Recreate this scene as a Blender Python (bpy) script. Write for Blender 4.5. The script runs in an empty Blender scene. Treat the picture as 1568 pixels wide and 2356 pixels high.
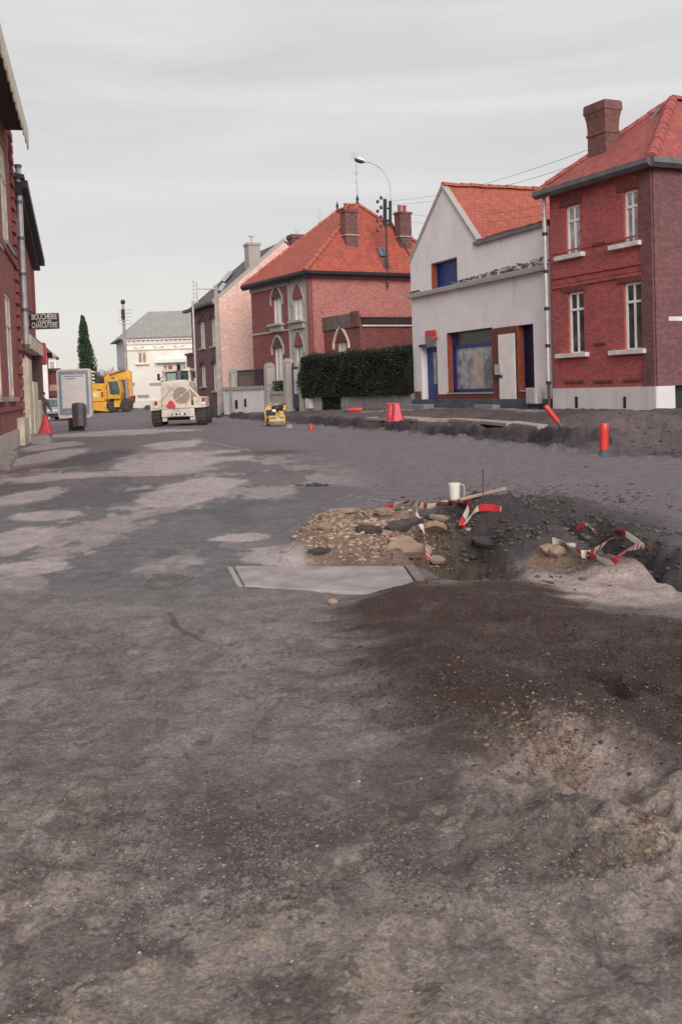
import bpy, math, random
import numpy as np
from mathutils import Vector, Matrix
random.seed(7)
rng = np.random.default_rng(7)
S = bpy.context.scene
C = S.collection

# ------------------------------------------------------------------ camera
FPX, CX, CY0 = 2350.0, 784.0, 993.0          # focal length and principal point, in units of a 1568 x 2355 picture
EYE = 1.45
PITCH, ROLL = math.radians(2.5), 0.035
f_ = Vector((0, math.cos(PITCH), -math.sin(PITCH)))
r0 = Vector((1, 0, 0)); u0_ = Vector((0, math.sin(PITCH), math.cos(PITCH)))
r_ = r0*math.cos(ROLL) - u0_*math.sin(ROLL)
u_ = r0*math.sin(ROLL) + u0_*math.cos(ROLL)
cam_d = bpy.data.cameras.new('camera'); cam = bpy.data.objects.new('camera', cam_d); C.objects.link(cam)
M = Matrix.Identity(4)
for i in range(3):
    M[i][0] = r_[i]; M[i][1] = u_[i]; M[i][2] = -f_[i]
M[2][3] = EYE
cam.matrix_world = M
cam_d.sensor_fit = 'VERTICAL'; cam_d.sensor_height = 36; cam_d.sensor_width = 24
cam_d.lens = 36*FPX/2355
cam_d.shift_y = (CY0-1177.5)/2355
cam_d.clip_start = .1; cam_d.clip_end = 2000
S.camera = cam

# ------------------------------------------------------------------ light
w = bpy.data.worlds.new('World'); S.world = w; w.use_nodes = True
nt = w.node_tree; nt.nodes.clear()
N = nt.nodes.new
out = N('ShaderNodeOutputWorld'); bg = N('ShaderNodeBackground'); bg.inputs['Strength'].default_value = .1
sky = N('ShaderNodeTexSky'); sky.sky_type = 'NISHITA'; sky.sun_disc = False
SUN_EL = math.radians(24); SUN_AZ = math.radians(168)       # azimuth clockwise from +Y
sky.sun_elevation = SUN_EL; sky.sun_rotation = SUN_AZ
tc = N('ShaderNodeTexCoord'); mp = N('ShaderNodeMapping'); mp.inputs['Scale'].default_value = (1.1, 1.1, 9)
mp.inputs['Rotation'].default_value = (0, math.radians(3), 0)
n1 = N('ShaderNodeTexNoise'); n1.inputs['Scale'].default_value = 1.7; n1.inputs['Detail'].default_value = 6; n1.inputs['Roughness'].default_value = .55
n1.inputs['Distortion'].default_value = .4
cr = N('ShaderNodeValToRGB'); e = cr.color_ramp.elements
e[0].position = .36; e[0].color = (3.42, 3.34, 3.38, 1); e[1].position = .66; e[1].color = (4.3, 4.24, 4.18, 1)
m1 = N('ShaderNodeMix'); m1.data_type = 'RGBA'; m1.inputs[0].default_value = .94
sp = N('ShaderNodeSeparateXYZ'); mr = N('ShaderNodeMapRange')
mr.inputs[1].default_value = 0; mr.inputs[2].default_value = .34; mr.inputs[3].default_value = .75; mr.inputs[4].default_value = 0
hz = N('ShaderNodeMix'); hz.data_type = 'RGBA'; hz.inputs[7].default_value = (4.4, 4.15, 3.9, 1)
L = nt.links.new
L(tc.outputs['Generated'], mp.inputs['Vector']); L(mp.outputs[0], n1.inputs['Vector']); L(n1.outputs[0], cr.inputs[0])
L(tc.outputs['Generated'], sp.inputs[0]); L(sp.outputs[2], mr.inputs[0]); L(mr.outputs[0], hz.inputs[0])
L(cr.outputs[0], hz.inputs[6]); L(sky.outputs[0], m1.inputs[6]); L(hz.outputs[2], m1.inputs[7])
L(m1.outputs[2], bg.inputs[0]); L(bg.outputs[0], out.inputs[0])
sd = bpy.data.lights.new('sun', 'SUN'); so = bpy.data.objects.new('sun', sd); C.objects.link(so)
sd.energy = 1.5; sd.angle = math.radians(40); sd.color = (1, .94, .90)
to_sun = Vector((math.sin(SUN_AZ)*math.cos(SUN_EL), math.cos(SUN_AZ)*math.cos(SUN_EL), math.sin(SUN_EL)))
so.rotation_euler = (-to_sun).to_track_quat('-Z', 'Y').to_euler()
S.view_settings.view_transform = 'Standard'; S.view_settings.look = 'None'
S.view_settings.exposure = 0.85; S.view_settings.gamma = 1; S.view_settings.use_curve_mapping = False
S.cycles.filter_width = 1.5

# ------------------------------------------------------------------ geometry helpers
def ray(px, py):
    return f_ + r_*((px-CX)/FPX) + u_*(-(py-CY0)/FPX)
def G(px, py, z=0.0):                     # point on the level z
    d = ray(px, py); t = (z-EYE)/d.z
    return Vector((d.x*t, d.y*t, z))
def P(px, py, Y):                         # point at distance Y
    d = ray(px, py); t = Y/d.y
    return Vector((d.x*t, Y, EYE+d.z*t))
class Face:                               # a vertical plane: origin, direction, outward normal
    def __init__(s, O, d, flip=False):
        s.O = Vector((O[0], O[1])); s.d = Vector((d[0], d[1])).normalized()
        s.n = Vector((s.d.y, -s.d.x)) * (-1 if flip else 1)
    def hit(s, px, py, off=0):
        r = ray(px, py); o = s.O + s.n*off
        t = (o.x*s.n.x+o.y*s.n.y)/(r.x*s.n.x+r.y*s.n.y)
        p = Vector((r.x*t, r.y*t))
        return (p-o).dot(s.d), EYE+r.z*t
    def pt(s, u, z, o=0):
        p = s.O + s.d*u + s.n*o
        return Vector((p.x, p.y, z))
    def rect(s, xl, xr, yt, yb, off=0):
        ym = (yt+yb)/2; xm = (xl+xr)/2
        return s.hit(xl, ym, off)[0], s.hit(xr, ym, off)[0], s.hit(xm, yb, off)[1], s.hit(xm, yt, off)[1]

class MB:
    def __init__(s): s.v = []; s.f = []; s.m = []; s.sm = []
    def add(s, vs, fs, m=0, smooth=False):
        b = len(s.v); s.v += [tuple(v) for v in vs]
        for f in fs: s.f.append([b+i for i in f]); s.m.append(m); s.sm.append(smooth)
        return s
    def poly(s, vs, m=0): return s.add(vs, [list(range(len(vs)))], m)
    def hexa(s, c, m=0):
        return s.add(c, [[0,3,2,1],[4,5,6,7],[0,1,5,4],[1,2,6,5],[2,3,7,6],[3,0,4,7]], m)
    def box(s, x0, x1, y0, y1, z0, z1, m=0):
        return s.hexa([(x0,y0,z0),(x1,y0,z0),(x1,y1,z0),(x0,y1,z0),(x0,y0,z1),(x1,y0,z1),(x1,y1,z1),(x0,y1,z1)], m)
    def fbox(s, F, u0, u1, z0, z1, o0, o1, m=0):
        return s.hexa([F.pt(u0,z0,o0),F.pt(u1,z0,o0),F.pt(u1,z0,o1),F.pt(u0,z0,o1),F.pt(u0,z1,o0),F.pt(u1,z1,o0),F.pt(u1,z1,o1),F.pt(u0,z1,o1)], m)
    def obox(s, cpt, X, Y, Z, m=0):        # oriented box: centre and half axes
        cpt, X, Y, Z = map(Vector, (cpt, X, Y, Z))
        return s.hexa([cpt-X-Y-Z,cpt+X-Y-Z,cpt+X+Y-Z,cpt-X+Y-Z,cpt-X-Y+Z,cpt+X-Y+Z,cpt+X+Y+Z,cpt-X+Y+Z], m)
    def prism(s, pts, vec, m=0):           # polygon extruded along vec
        pts = [Vector(p) for p in pts]; vec = Vector(vec); n = len(pts)
        vs = pts + [p+vec for p in pts]
        return s.add(vs, [list(range(n))[::-1], list(range(n, 2*n))] + [[i,(i+1)%n,n+(i+1)%n,n+i] for i in range(n)], m)
    def tube(s, p0, p1, r, n=8, m=0, r1=None, caps=True):
        p0, p1 = Vector(p0), Vector(p1); a = (p1-p0).normalized()
        b = a.orthogonal().normalized(); c = a.cross(b); r1 = r if r1 is None else r1
        vs = [p0+(b*math.cos(t)+c*math.sin(t))*r for t in [2*math.pi*i/n for i in range(n)]]
        vs += [p1+(b*math.cos(t)+c*math.sin(t))*r1 for t in [2*math.pi*i/n for i in range(n)]]
        s.add(vs, [[i,(i+1)%n,n+(i+1)%n,n+i] for i in range(n)], m, True)
        if caps:
            s.add(vs[:n], [list(range(n))[::-1]], m); s.add(vs[n:], [list(range(n))], m)
        return s
    def path(s, pts, r, n=6, m=0):
        for a, b in zip(pts, pts[1:]): s.tube(a, b, r, n, m, caps=True)
        return s
    def lathe(s, base, prof, n=16, m=0, axis=(0,0,1), squash=1.0, smooth=True):   # prof: (radius, height)
        base = Vector(base); a = Vector(axis).normalized()
        b = Vector((1,0,0)) if abs(a.z) > .9 else Vector((0,0,1)); b = (b - a*b.dot(a)).normalized(); c = a.cross(b)
        vs = []
        for r, h in prof:
            vs += [base+a*h+(b*math.cos(t)+c*math.sin(t)*squash)*r for t in [2*math.pi*i/n for i in range(n)]]
        fs = [[k*n+i,k*n+(i+1)%n,(k+1)*n+(i+1)%n,(k+1)*n+i] for k in range(len(prof)-1) for i in range(n)]
        s.add(vs, fs, m, smooth)
        s.add(vs[:n], [list(range(n))[::-1]], m); s.add(vs[-n:], [list(range(n))], m)
        return s
    def wall(s, F, u0, u1, z0, z1, holes=(), dep=.2, m=0, mr=None):
        us = sorted(set([u0, u1]+[h[0] for h in holes]+[h[1] for h in holes])); us = [u for u in us if u0-1e-6 <= u <= u1+1e-6]
        zs = sorted(set([z0, z1]+[h[2] for h in holes]+[h[3] for h in holes])); zs = [z for z in zs if z0-1e-6 <= z <= z1+1e-6]
        for a, b in zip(us, us[1:]):
            for c, d in zip(zs, zs[1:]):
                um, zm = (a+b)/2, (c+d)/2
                if any(h[0] < um < h[1] and h[2] < zm < h[3] for h in holes): continue
                s.poly([F.pt(a,c),F.pt(b,c),F.pt(b,d),F.pt(a,d)], m)
        q = m if mr is None else mr
        for a, b, c, d in [h[:4] for h in holes]:
            s.poly([F.pt(a,c),F.pt(a,c,-dep),F.pt(a,d,-dep),F.pt(a,d)], q); s.poly([F.pt(b,c),F.pt(b,c,-dep),F.pt(b,d,-dep),F.pt(b,d)], q)
            s.poly([F.pt(a,c),F.pt(b,c),F.pt(b,c,-dep),F.pt(a,c,-dep)], q); s.poly([F.pt(a,d),F.pt(b,d),F.pt(b,d,-dep),F.pt(a,d,-dep)], q)
        return s
    def blob(s, c, r, m=0, n=1, jit=.25, sq=(1,1,1)):
        ico_v, ico_f = ICO
        s.add([Vector(c)+Vector((v[0]*sq[0],v[1]*sq[1],v[2]*sq[2]))*r*(1+random.uniform(-jit,jit)) for v in ico_v], ico_f, m)
        return s
    def build(s, name, mats, parent=None, uv=True, edge=None):
        me = bpy.data.meshes.new(name)
        off = Vector(parent.location) if parent is not None else Vector((0,0,0))
        if parent is not None and parent.parent is not None: off = off + Vector(parent.parent.location)
        V = np.array(s.v, dtype=float)
        me.from_pydata([tuple(x) for x in (V-np.array(off))], [], s.f)
        if not isinstance(mats, (list, tuple)): mats = [mats]
        for q in mats: me.materials.append(q)
        me.polygons.foreach_set('material_index', s.m); me.polygons.foreach_set('use_smooth', s.sm)
        if uv and len(s.f) < 60000:
            ul = me.uv_layers.new(name='UVMap'); arr = []
            for pl in me.polygons:
                nn = pl.normal
                t = Vector((0,0,1)).cross(nn)
                t = Vector((1,0,0)) if t.length < .05 else t.normalized()
                if t.x < 0 or (abs(t.x) < 1e-4 and t.y < 0): t = -t
                b = nn.cross(t)
                if b.z < 0 or (abs(b.z) < 1e-4 and b.y < 0): b = -b
                for vi in pl.vertices:
                    p = V[vi]; arr += [p[0]*t.x+p[1]*t.y+p[2]*t.z, p[0]*b.x+p[1]*b.y+p[2]*b.z]
            ul.data.foreach_set('uv', arr)
        me.update()
        o = bpy.data.objects.new(name, me); C.objects.link(o)
        if parent is not None: o.parent = parent
        if edge:
            bv = o.modifiers.new('bevel', 'BEVEL'); bv.width = edge; bv.segments = 2; bv.limit_method = 'ANGLE'
        return o
t_ = (1+5**.5)/2
_iv = [Vector(v).normalized() for v in [(-1,t_,0),(1,t_,0),(-1,-t_,0),(1,-t_,0),(0,-1,t_),(0,1,t_),(0,-1,-t_),(0,1,-t_),(t_,0,-1),(t_,0,1),(-t_,0,-1),(-t_,0,1)]]
ICO = (_iv, [[0,11,5],[0,5,1],[0,1,7],[0,7,10],[0,10,11],[1,5,9],[5,11,4],[11,10,2],[10,7,6],[7,1,8],[3,9,4],[3,4,2],[3,2,6],[3,6,8],[3,8,9],[4,9,5],[2,4,11],[6,2,10],[8,6,7],[9,8,1]])

def thing(name, label, cat, loc=(0,0,0), group=None, rz=0):
    o = bpy.data.objects.new(name, None); C.objects.link(o); o.location = loc; o.rotation_euler = (0,0,rz)
    o.empty_display_size = .2
    return tag(o, label, cat, group)
def tag(o, label, cat, group=None):
    o['label'] = label; o['category'] = cat
    if group: o['group'] = group
    return o
def struct(o): o['kind'] = 'structure'; return o
def stuff(o): o['kind'] = 'stuff'; return o
def copy_thing(root, loc, label, rot=None):
    r = root.copy(); C.objects.link(r); r.location = loc; r['label'] = label
    if rot is not None: r.rotation_euler = rot
    for ch in list(root.children):
        c = ch.copy(); C.objects.link(c); c.parent = r
        for g in ch.children:
            d = g.copy(); C.objects.link(d); d.parent = c
    return r

# ------------------------------------------------------------------ materials
def newmat(name):
    m = bpy.data.materials.new(name); m.use_nodes = True; nt = m.node_tree
    return m, nt, nt.nodes['Principled BSDF'], nt.nodes.new, nt.links.new
def mixrgb(nn, ll, a, b, fac, blend='MIX'):
    x = nn('ShaderNodeMix'); x.data_type = 'RGBA'; x.blend_type = blend
    for sock, v in ((x.inputs[6], a), (x.inputs[7], b)):
        if isinstance(v, tuple): sock.default_value = (*v, 1) if len(v) == 3 else v
        else: ll(v, sock)
    if isinstance(fac, (int, float)): x.inputs[0].default_value = fac
    else: ll(fac, x.inputs[0])
    return x.outputs[2]
def noise(nn, ll, scale, detail=4, vec=None, rough=.6, out='Fac'):
    t = nn('ShaderNodeTexNoise'); t.inputs['Scale'].default_value = scale; t.inputs['Detail'].default_value = detail; t.inputs['Roughness'].default_value = rough
    if vec is not None: ll(vec, t.inputs['Vector'])
    return t.outputs[out]
def ramp(nn, ll, src, p0, p1, c0=0., c1=1.):
    r = nn('ShaderNodeMapRange'); ll(src, r.inputs[0]); r.inputs[1].default_value = p0; r.inputs[2].default_value = p1; r.inputs[3].default_value = c0; r.inputs[4].default_value = c1
    return r.outputs[0]
def plain(name, col, rough=.6, metal=0., var=.18, scale=3., bump=.0, dirt=None, dirt_amt=.3, fine=40.):
    m, nt, b, nn, ll = newmat(name)
    g = nn('ShaderNodeNewGeometry')
    n = noise(nn, ll, scale, 5, g.outputs['Position'])
    dark = tuple(c*(1-var*1.6) for c in col); lite = tuple(min(1, c*(1+var)) for c in col)
    c = mixrgb(nn, ll, dark, lite, ramp(nn, ll, n, .3, .7))
    n2 = noise(nn, ll, fine, 3, g.outputs['Position'])
    c = mixrgb(nn, ll, c, (.5,.5,.5), .0)
    if dirt:
        n3 = noise(nn, ll, scale*.7, 7, g.outputs['Position'], .7)
        c = mixrgb(nn, ll, c, dirt, ramp(nn, ll, n3, .5, .72, 0, dirt_amt))
    ll(c, b.inputs['Base Color']); b.inputs['Metallic'].default_value = metal
    ll(ramp(nn, ll, n2, .3, .7, max(.05, rough-.12), min(1, rough+.12)), b.inputs['Roughness'])
    if bump:
        bp = nn('ShaderNodeBump'); bp.inputs['Strength'].default_value = bump; bp.inputs['Distance'].default_value = .02
        ll(n2, bp.inputs['Height']); ll(bp.outputs[0], b.inputs['Normal'])
    return m
def brick(name, c1, c2, mortar, bw=.22, bh=.07, ms=.011, bump=.5, mott=.3, dirt=(.04,.03,.03), dirt_amt=.35, rough=.88, sq=1.0):
    m, nt, b, nn, ll = newmat(name)
    uv = nn('ShaderNodeTexCoord').outputs['UV']; g = nn('ShaderNodeNewGeometry').outputs['Position']
    t = nn('ShaderNodeTexBrick'); ll(uv, t.inputs['Vector'])
    t.inputs['Color1'].default_value = (*c1,1); t.inputs['Color2'].default_value = (*c2,1); t.inputs['Mortar'].default_value = (*mortar,1)
    t.inputs['Scale'].default_value = 1; t.inputs['Brick Width'].default_value = bw; t.inputs['Row Height'].default_value = bh
    t.inputs['Mortar Size'].default_value = ms; t.inputs['Mortar Smooth'].default_value = .2; t.inputs['Bias'].default_value = 0
    n = noise(nn, ll, .9, 6, g, .65); n2 = noise(nn, ll, 9, 5, g, .65)
    c = mixrgb(nn, ll, t.outputs[0], mixrgb(nn, ll, (1-mott,1-mott,1-mott), (1+mott*.5,)*3, ramp(nn, ll, n2, .3, .7)), 1., 'MULTIPLY')
    c = mixrgb(nn, ll, c, dirt, ramp(nn, ll, n, .5, .78, 0, dirt_amt))
    mp = nn('ShaderNodeMapping'); ll(g, mp.inputs[0]); mp.inputs['Scale'].default_value = (3, 3, .35)
    n4 = noise(nn, ll, 1.2, 5, mp.outputs[0]); c = mixrgb(nn, ll, c, dirt, ramp(nn, ll, n4, .55, .75, 0, dirt_amt*.6))
    ll(c, b.inputs['Base Color']); b.inputs['Roughness'].default_value = rough
    bp = nn('ShaderNodeBump'); bp.inputs['Strength'].default_value = bump; bp.inputs['Distance'].default_value = .012
    inv = nn('ShaderNodeMath'); inv.operation = 'SUBTRACT'; inv.inputs[0].default_value = 1; ll(t.outputs['Fac'], inv.inputs[1])
    ll(inv.outputs[0], bp.inputs['Height']); ll(bp.outputs[0], b.inputs['Normal'])
    return m
def tiles(name, c1, c2, dirt=(.06,.04,.035), dirt_amt=.4, w_=.24, h_=.3):
    m, nt, b, nn, ll = newmat(name)
    uv = nn('ShaderNodeTexCoord').outputs['UV']; g = nn('ShaderNodeNewGeometry').outputs['Position']
    t = nn('ShaderNodeTexBrick'); ll(uv, t.inputs['Vector']); t.offset = .5
    t.inputs['Color1'].default_value = (*c1,1); t.inputs['Color2'].default_value = (*c2,1); t.inputs['Mortar'].default_value = (*[x*.7 for x in c2],1)
    t.inputs['Scale'].default_value = 1; t.inputs['Brick Width'].default_value = w_; t.inputs['Row Height'].default_value = h_
    t.inputs['Mortar Size'].default_value = .012; t.inputs['Mortar Smooth'].default_value = .6
    n2 = noise(nn, ll, 1.6, 7, g, .7); n3 = noise(nn, ll, 14, 4, g, .7)
    c = mixrgb(nn, ll, t.outputs[0], mixrgb(nn, ll, (.72,.72,.72), (1.12,1.1,1.08), ramp(nn, ll, n3, .3, .7)), 1., 'MULTIPLY')
    c = mixrgb(nn, ll, c, dirt, ramp(nn, ll, n2, .45, .75, 0, dirt_amt))
    n5 = noise(nn, ll, 4.5, 6, g, .75); c = mixrgb(nn, ll, c, tuple(x*.55 for x in c2), ramp(nn, ll, n5, .5, .68, 0, .55)); c = mixrgb(nn, ll, c, (.42,.27,.2), ramp(nn, ll, n5, .42, .28, 0, .35))
    ll(c, b.inputs['Base Color']); b.inputs['Roughness'].default_value = .85
    sp = nn('ShaderNodeSeparateXYZ'); ll(uv, sp.inputs[0])
    wv = nn('ShaderNodeMath'); wv.operation = 'MULTIPLY'; ll(sp.outputs[1], wv.inputs[0]); wv.inputs[1].default_value = 1/h_
    fr = nn('ShaderNodeMath'); fr.operation = 'FRACT'; ll(wv.outputs[0], fr.inputs[0])
    sb = nn('ShaderNodeMath'); sb.operation = 'SUBTRACT'; sb.inputs[0].default_value = 1; ll(fr.outputs[0], sb.inputs[1])
    mm = nn('ShaderNodeMath'); mm.operation = 'SUBTRACT'; ll(sb.outputs[0], mm.inputs[0]); ll(t.outputs['Fac'], mm.inputs[1])
    bp = nn('ShaderNodeBump'); bp.inputs['Strength'].default_value = .45; bp.inputs['Distance'].default_value = .02
    ll(mm.outputs[0], bp.inputs['Height']); ll(bp.outputs[0], b.inputs['Normal'])
    return m
def render_wall(name, col, stain=(.06,.07,.06), stain_amt=.35, thr=.58):
    m, nt, b, nn, ll = newmat(name)
    g = nn('ShaderNodeNewGeometry').outputs['Position']
    n = noise(nn, ll, .8, 7, g, .65); n2 = noise(nn, ll, 22, 4, g, .6)
    mp = nn('ShaderNodeMapping'); ll(g, mp.inputs[0]); mp.inputs['Scale'].default_value = (2.5, 2.5, .3); n3 = noise(nn, ll, 1.3, 6, mp.outputs[0], .65)
    c = mixrgb(nn, ll, tuple(x*.86 for x in col), tuple(min(1,x*1.06) for x in col), ramp(nn, ll, n, .3, .7))
    c = mixrgb(nn, ll, c, stain, ramp(nn, ll, n3, thr, .8, 0, stain_amt))
    c = mixrgb(nn, ll, c, tuple(x*.8 for x in col), ramp(nn, ll, n2, .4, .7, 0, .35))
    ll(c, b.inputs['Base Color']); b.inputs['Roughness'].default_value = .9
    bp = nn('ShaderNodeBump'); bp.inputs['Strength'].default_value = .35; bp.inputs['Distance'].default_value = .01
    ll(n2, bp.inputs['Height']); ll(bp.outputs[0], b.inputs['Normal'])
    return m
def glass(name, col=(.03,.035,.04), rough=.08):
    m, nt, b, nn, ll = newmat(name)
    g = nn('ShaderNodeNewGeometry').outputs['Position']; n = noise(nn, ll, 2.5, 3, g)
    ll(mixrgb(nn, ll, tuple(x*.5 for x in col), tuple(x*1.5 for x in col), ramp(nn, ll, n, .35, .65)), b.inputs['Base Color'])
    b.inputs['Roughness'].default_value = rough; b.inputs['Specular IOR Level'].default_value = .7
    return m
M_ = {}
M_['brick_right'] = brick('deep red brick', (.56,.105,.10), (.36,.07,.068), (.33,.13,.12), dirt_amt=.4, mott=.25)
M_['brick_corner_shade'] = brick('shaded corner brick', (.24,.09,.095), (.16,.062,.07), (.17,.09,.09), dirt_amt=.4)  # corner's shade put into the brick colour, darker and more purple
M_['brick_dark'] = brick('dark brown brick', (.15,.072,.068), (.11,.055,.052), (.13,.08,.075), dirt_amt=.4)
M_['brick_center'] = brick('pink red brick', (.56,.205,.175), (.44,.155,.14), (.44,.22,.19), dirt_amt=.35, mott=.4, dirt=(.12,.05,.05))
M_['brick_center_shade'] = brick('red brick', (.32,.092,.085), (.23,.062,.06), (.22,.10,.09), dirt_amt=.3, dirt=(.06,.03,.035))  # copy of the villa brick with side and annex shade put into the colour
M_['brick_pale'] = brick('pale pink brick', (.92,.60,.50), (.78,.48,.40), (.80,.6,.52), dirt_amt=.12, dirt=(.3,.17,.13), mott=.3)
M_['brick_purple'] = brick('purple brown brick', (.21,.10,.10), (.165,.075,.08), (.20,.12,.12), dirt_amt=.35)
M_['brick_left'] = brick('wine red brick', (.50,.16,.155), (.36,.11,.108), (.28,.11,.10), dirt_amt=.4)
M_['brick_chim'] = brick('chimney brick', (.24,.095,.085), (.14,.06,.055), (.18,.10,.09), dirt_amt=.55)
M_['brick_or'] = brick('orange brown brick', (.40,.09,.035), (.30,.065,.03), (.2,.06,.04), dirt_amt=.3)
M_['brick_shop'] = brick('brown red brick', (.22,.06,.05), (.165,.045,.04), (.14,.06,.05), dirt_amt=.3)
M_['stone_gray'] = render_wall('weathered grey stone', (.42,.38,.35), (.12,.1,.09), .4)
M_['white_wall'] = render_wall('white painted render', (.90,.84,.85), (.12,.13,.12), .4, .58)
M_['white_sill'] = plain('white painted stone', (.74,.70,.68), .7, dirt=(.3,.27,.24), dirt_amt=.4)
M_['plinth'] = render_wall('pale plinth', (.72,.68,.68), (.16,.14,.14), .5, .55)
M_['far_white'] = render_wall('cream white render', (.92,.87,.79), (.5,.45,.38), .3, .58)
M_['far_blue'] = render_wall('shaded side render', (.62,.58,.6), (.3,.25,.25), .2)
M_['cream'] = plain('cream paint', (.78,.70,.54), .6, dirt=(.4,.34,.25), dirt_amt=.4)
M_['left_plinth'] = render_wall('pinkish cement plinth', (.60,.50,.46), (.2,.15,.13), .35)
M_['tile_or'] = tiles('orange red tiles', (.52,.125,.08), (.42,.085,.06), (.17,.06,.05), .6, .17, .19)
M_['tile_or2'] = tiles('bright tiles', (.54,.15,.10), (.44,.105,.075), (.2,.08,.065), .6, .17, .19)
M_['tile_red'] = tiles('rose red tiles', (.47,.115,.10), (.37,.08,.072), (.15,.06,.055), .6, .17, .19)
M_['slate'] = tiles('grey slate', (.15,.14,.145), (.10,.098,.105), (.2,.18,.16), .4, .2, .14)
M_['slate_far'] = tiles('weathered grey slate', (.40,.39,.37), (.34,.335,.32), (.46,.43,.38), .6, .22, .2)
M_['gutter'] = plain('zinc gutter', (.17,.165,.175), .5, .3, dirt=(.07,.06,.06), dirt_amt=.6)
M_['gutter_lt'] = plain('pale zinc', (.55,.53,.53), .45, .3)
M_['dark'] = plain('dark recess', (.02,.018,.02), .8)
M_['soffit'] = plain('dark timber soffit', (.06,.05,.045), .8)
M_['blue'] = plain('blue paint', (.010,.035,.20), .5, var=.25)
M_['navy'] = plain('navy paint', (.008,.012,.06), .5)
M_['glass'] = glass('window glass', (.06,.065,.07))
M_['glass_lt'] = glass('curtained glass', (.36,.34,.36), .25)
M_['glass_gr'] = glass('green tinted glass', (.035,.085,.08))
M_['shopglass'] = glass('shop glass', (.30,.29,.32), .2)
M_['paper'] = plain('faded paper', (.55,.42,.38), .7)
M_['white'] = plain('white paint', (.88,.84,.80), .5, var=.06, dirt=(.5,.46,.4), dirt_amt=.2)
M_['shutter'] = plain('off white shutter', (.66,.62,.60), .6, var=.1)
M_['machine_w'] = plain('dirty cream machine paint', (.76,.66,.56), .5, dirt=(.30,.22,.17), dirt_amt=.85, scale=3.2)
M_['machine_y'] = plain('worn yellow machine paint', (.80,.42,.045), .45, dirt=(.35,.17,.04), dirt_amt=.6, scale=2.5)
M_['roller_y'] = plain('yellow roller paint', (.78,.50,.12), .45, dirt=(.25,.15,.06), dirt_amt=.6, scale=4)
M_['steel'] = plain('worn steel drum', (.50,.46,.44), .5, .4)
M_['rubber'] = plain('dusty rubber', (.055,.05,.048), .9, dirt=(.16,.13,.12), dirt_amt=.6, bump=.4)
M_['black'] = plain('black plastic', (.02,.021,.022), .6)
M_['red_pl'] = plain('faded red plastic', (.62,.055,.075), .42, var=.2, scale=5, dirt=(.5,.16,.17), dirt_amt=.4)
M_['red_tube'] = plain('bright red plastic', (.70,.055,.045), .4, var=.15, scale=4)
M_['red_lamp'] = plain('red lens', (.40,.03,.02), .3)
M_['concrete'] = plain('concrete', (.38,.34,.31), .9, bump=.3, dirt=(.2,.17,.15), dirt_amt=.5)
M_['conc_gray'] = plain('grey concrete', (.27,.25,.26), .9, bump=.3)
M_['base_gray'] = plain('blue grey painted base', (.085,.095,.125), .8, dirt=(.2,.17,.16), dirt_amt=.5)
M_['pole'] = plain('rusty steel pole', (.10,.07,.055), .7, .3)
M_['metal_dk'] = plain('dark metal', (.035,.035,.045), .5, .5)
M_['lamp_w'] = plain('lamp housing', (.62,.62,.62), .35, .3)
M_['wood'] = plain('raw pine', (.52,.36,.27), .8, dirt=(.3,.2,.15))
M_['tape_r'] = plain('red tape', (.55,.03,.04), .45); M_['tape_w'] = plain('cream tape', (.74,.68,.58), .45)
M_['sign'] = plain('sign enamel', (.035,.035,.032), .4); M_['letters'] = plain('cream letters', (.78,.74,.68), .5)
M_['bb_blue'] = plain('blue grey panel', (.27,.33,.40), .5, var=.08); M_['bb_paper'] = plain('poster paper', (.76,.72,.67), .7, var=.06)
M_['bb_ink'] = plain('poster ink', (.25,.22,.23), .7)
M_['car'] = plain('pale lilac car paint', (.45,.44,.48), .3, .2); M_['coat'] = plain('brown coat', (.13,.10,.09), .9); M_['hair'] = plain('dark hair', (.02,.015,.012), .8)
M_['skin'] = plain('skin', (.45,.27,.2), .6); M_['jeans'] = plain('dark trousers', (.05,.05,.07), .9)
M_['bag'] = plain('striped sack', (.09,.05,.065), .5, dirt=(.16,.17,.22), dirt_amt=.9, scale=6)
M_['insul'] = plain('insulator', (.05,.045,.06), .3); M_['insul_w'] = plain('pale insulator', (.5,.5,.55), .4)
M_['bark'] = plain('bark', (.10,.075,.06), .95)
M_['asph_ch'] = plain('broken asphalt', (.05,.046,.045), .9, bump=.5, dirt=(.14,.11,.09), dirt_amt=.6, scale=8)
M_['asph_ch2'] = plain('broken brown crust', (.30,.21,.15), .9, bump=.5, dirt=(.12,.09,.07), dirt_amt=.6, scale=8)
def leafmat(name, a, b_):
    m, nt, b, nn, ll = newmat(name)
    g = nn('ShaderNodeNewGeometry'); r = nn('ShaderNodeMath'); r.operation = 'MULTIPLY'; r.inputs[1].default_value = 1
    ll(g.outputs['Random Per Island'], r.inputs[0]); n = noise(nn, ll, 1.2, 4, g.outputs['Position'])
    c = mixrgb(nn, ll, a, b_, r.outputs[0]); c = mixrgb(nn, ll, c, tuple(x*.5 for x in a), ramp(nn, ll, n, .45, .7, 0, .6))
    ll(c, b.inputs['Base Color']); b.inputs['Roughness'].default_value = .7
    return m
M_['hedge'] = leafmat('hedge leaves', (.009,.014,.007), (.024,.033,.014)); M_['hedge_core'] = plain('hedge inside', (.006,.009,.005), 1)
M_['cyp'] = leafmat('cypress foliage', (.03,.055,.028), (.075,.11,.055)); M_['bush'] = leafmat('shrub leaves', (.03,.055,.03), (.07,.10,.06))
M_['twig'] = leafmat('bare twigs', (.14,.09,.075), (.22,.15,.12))

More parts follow.
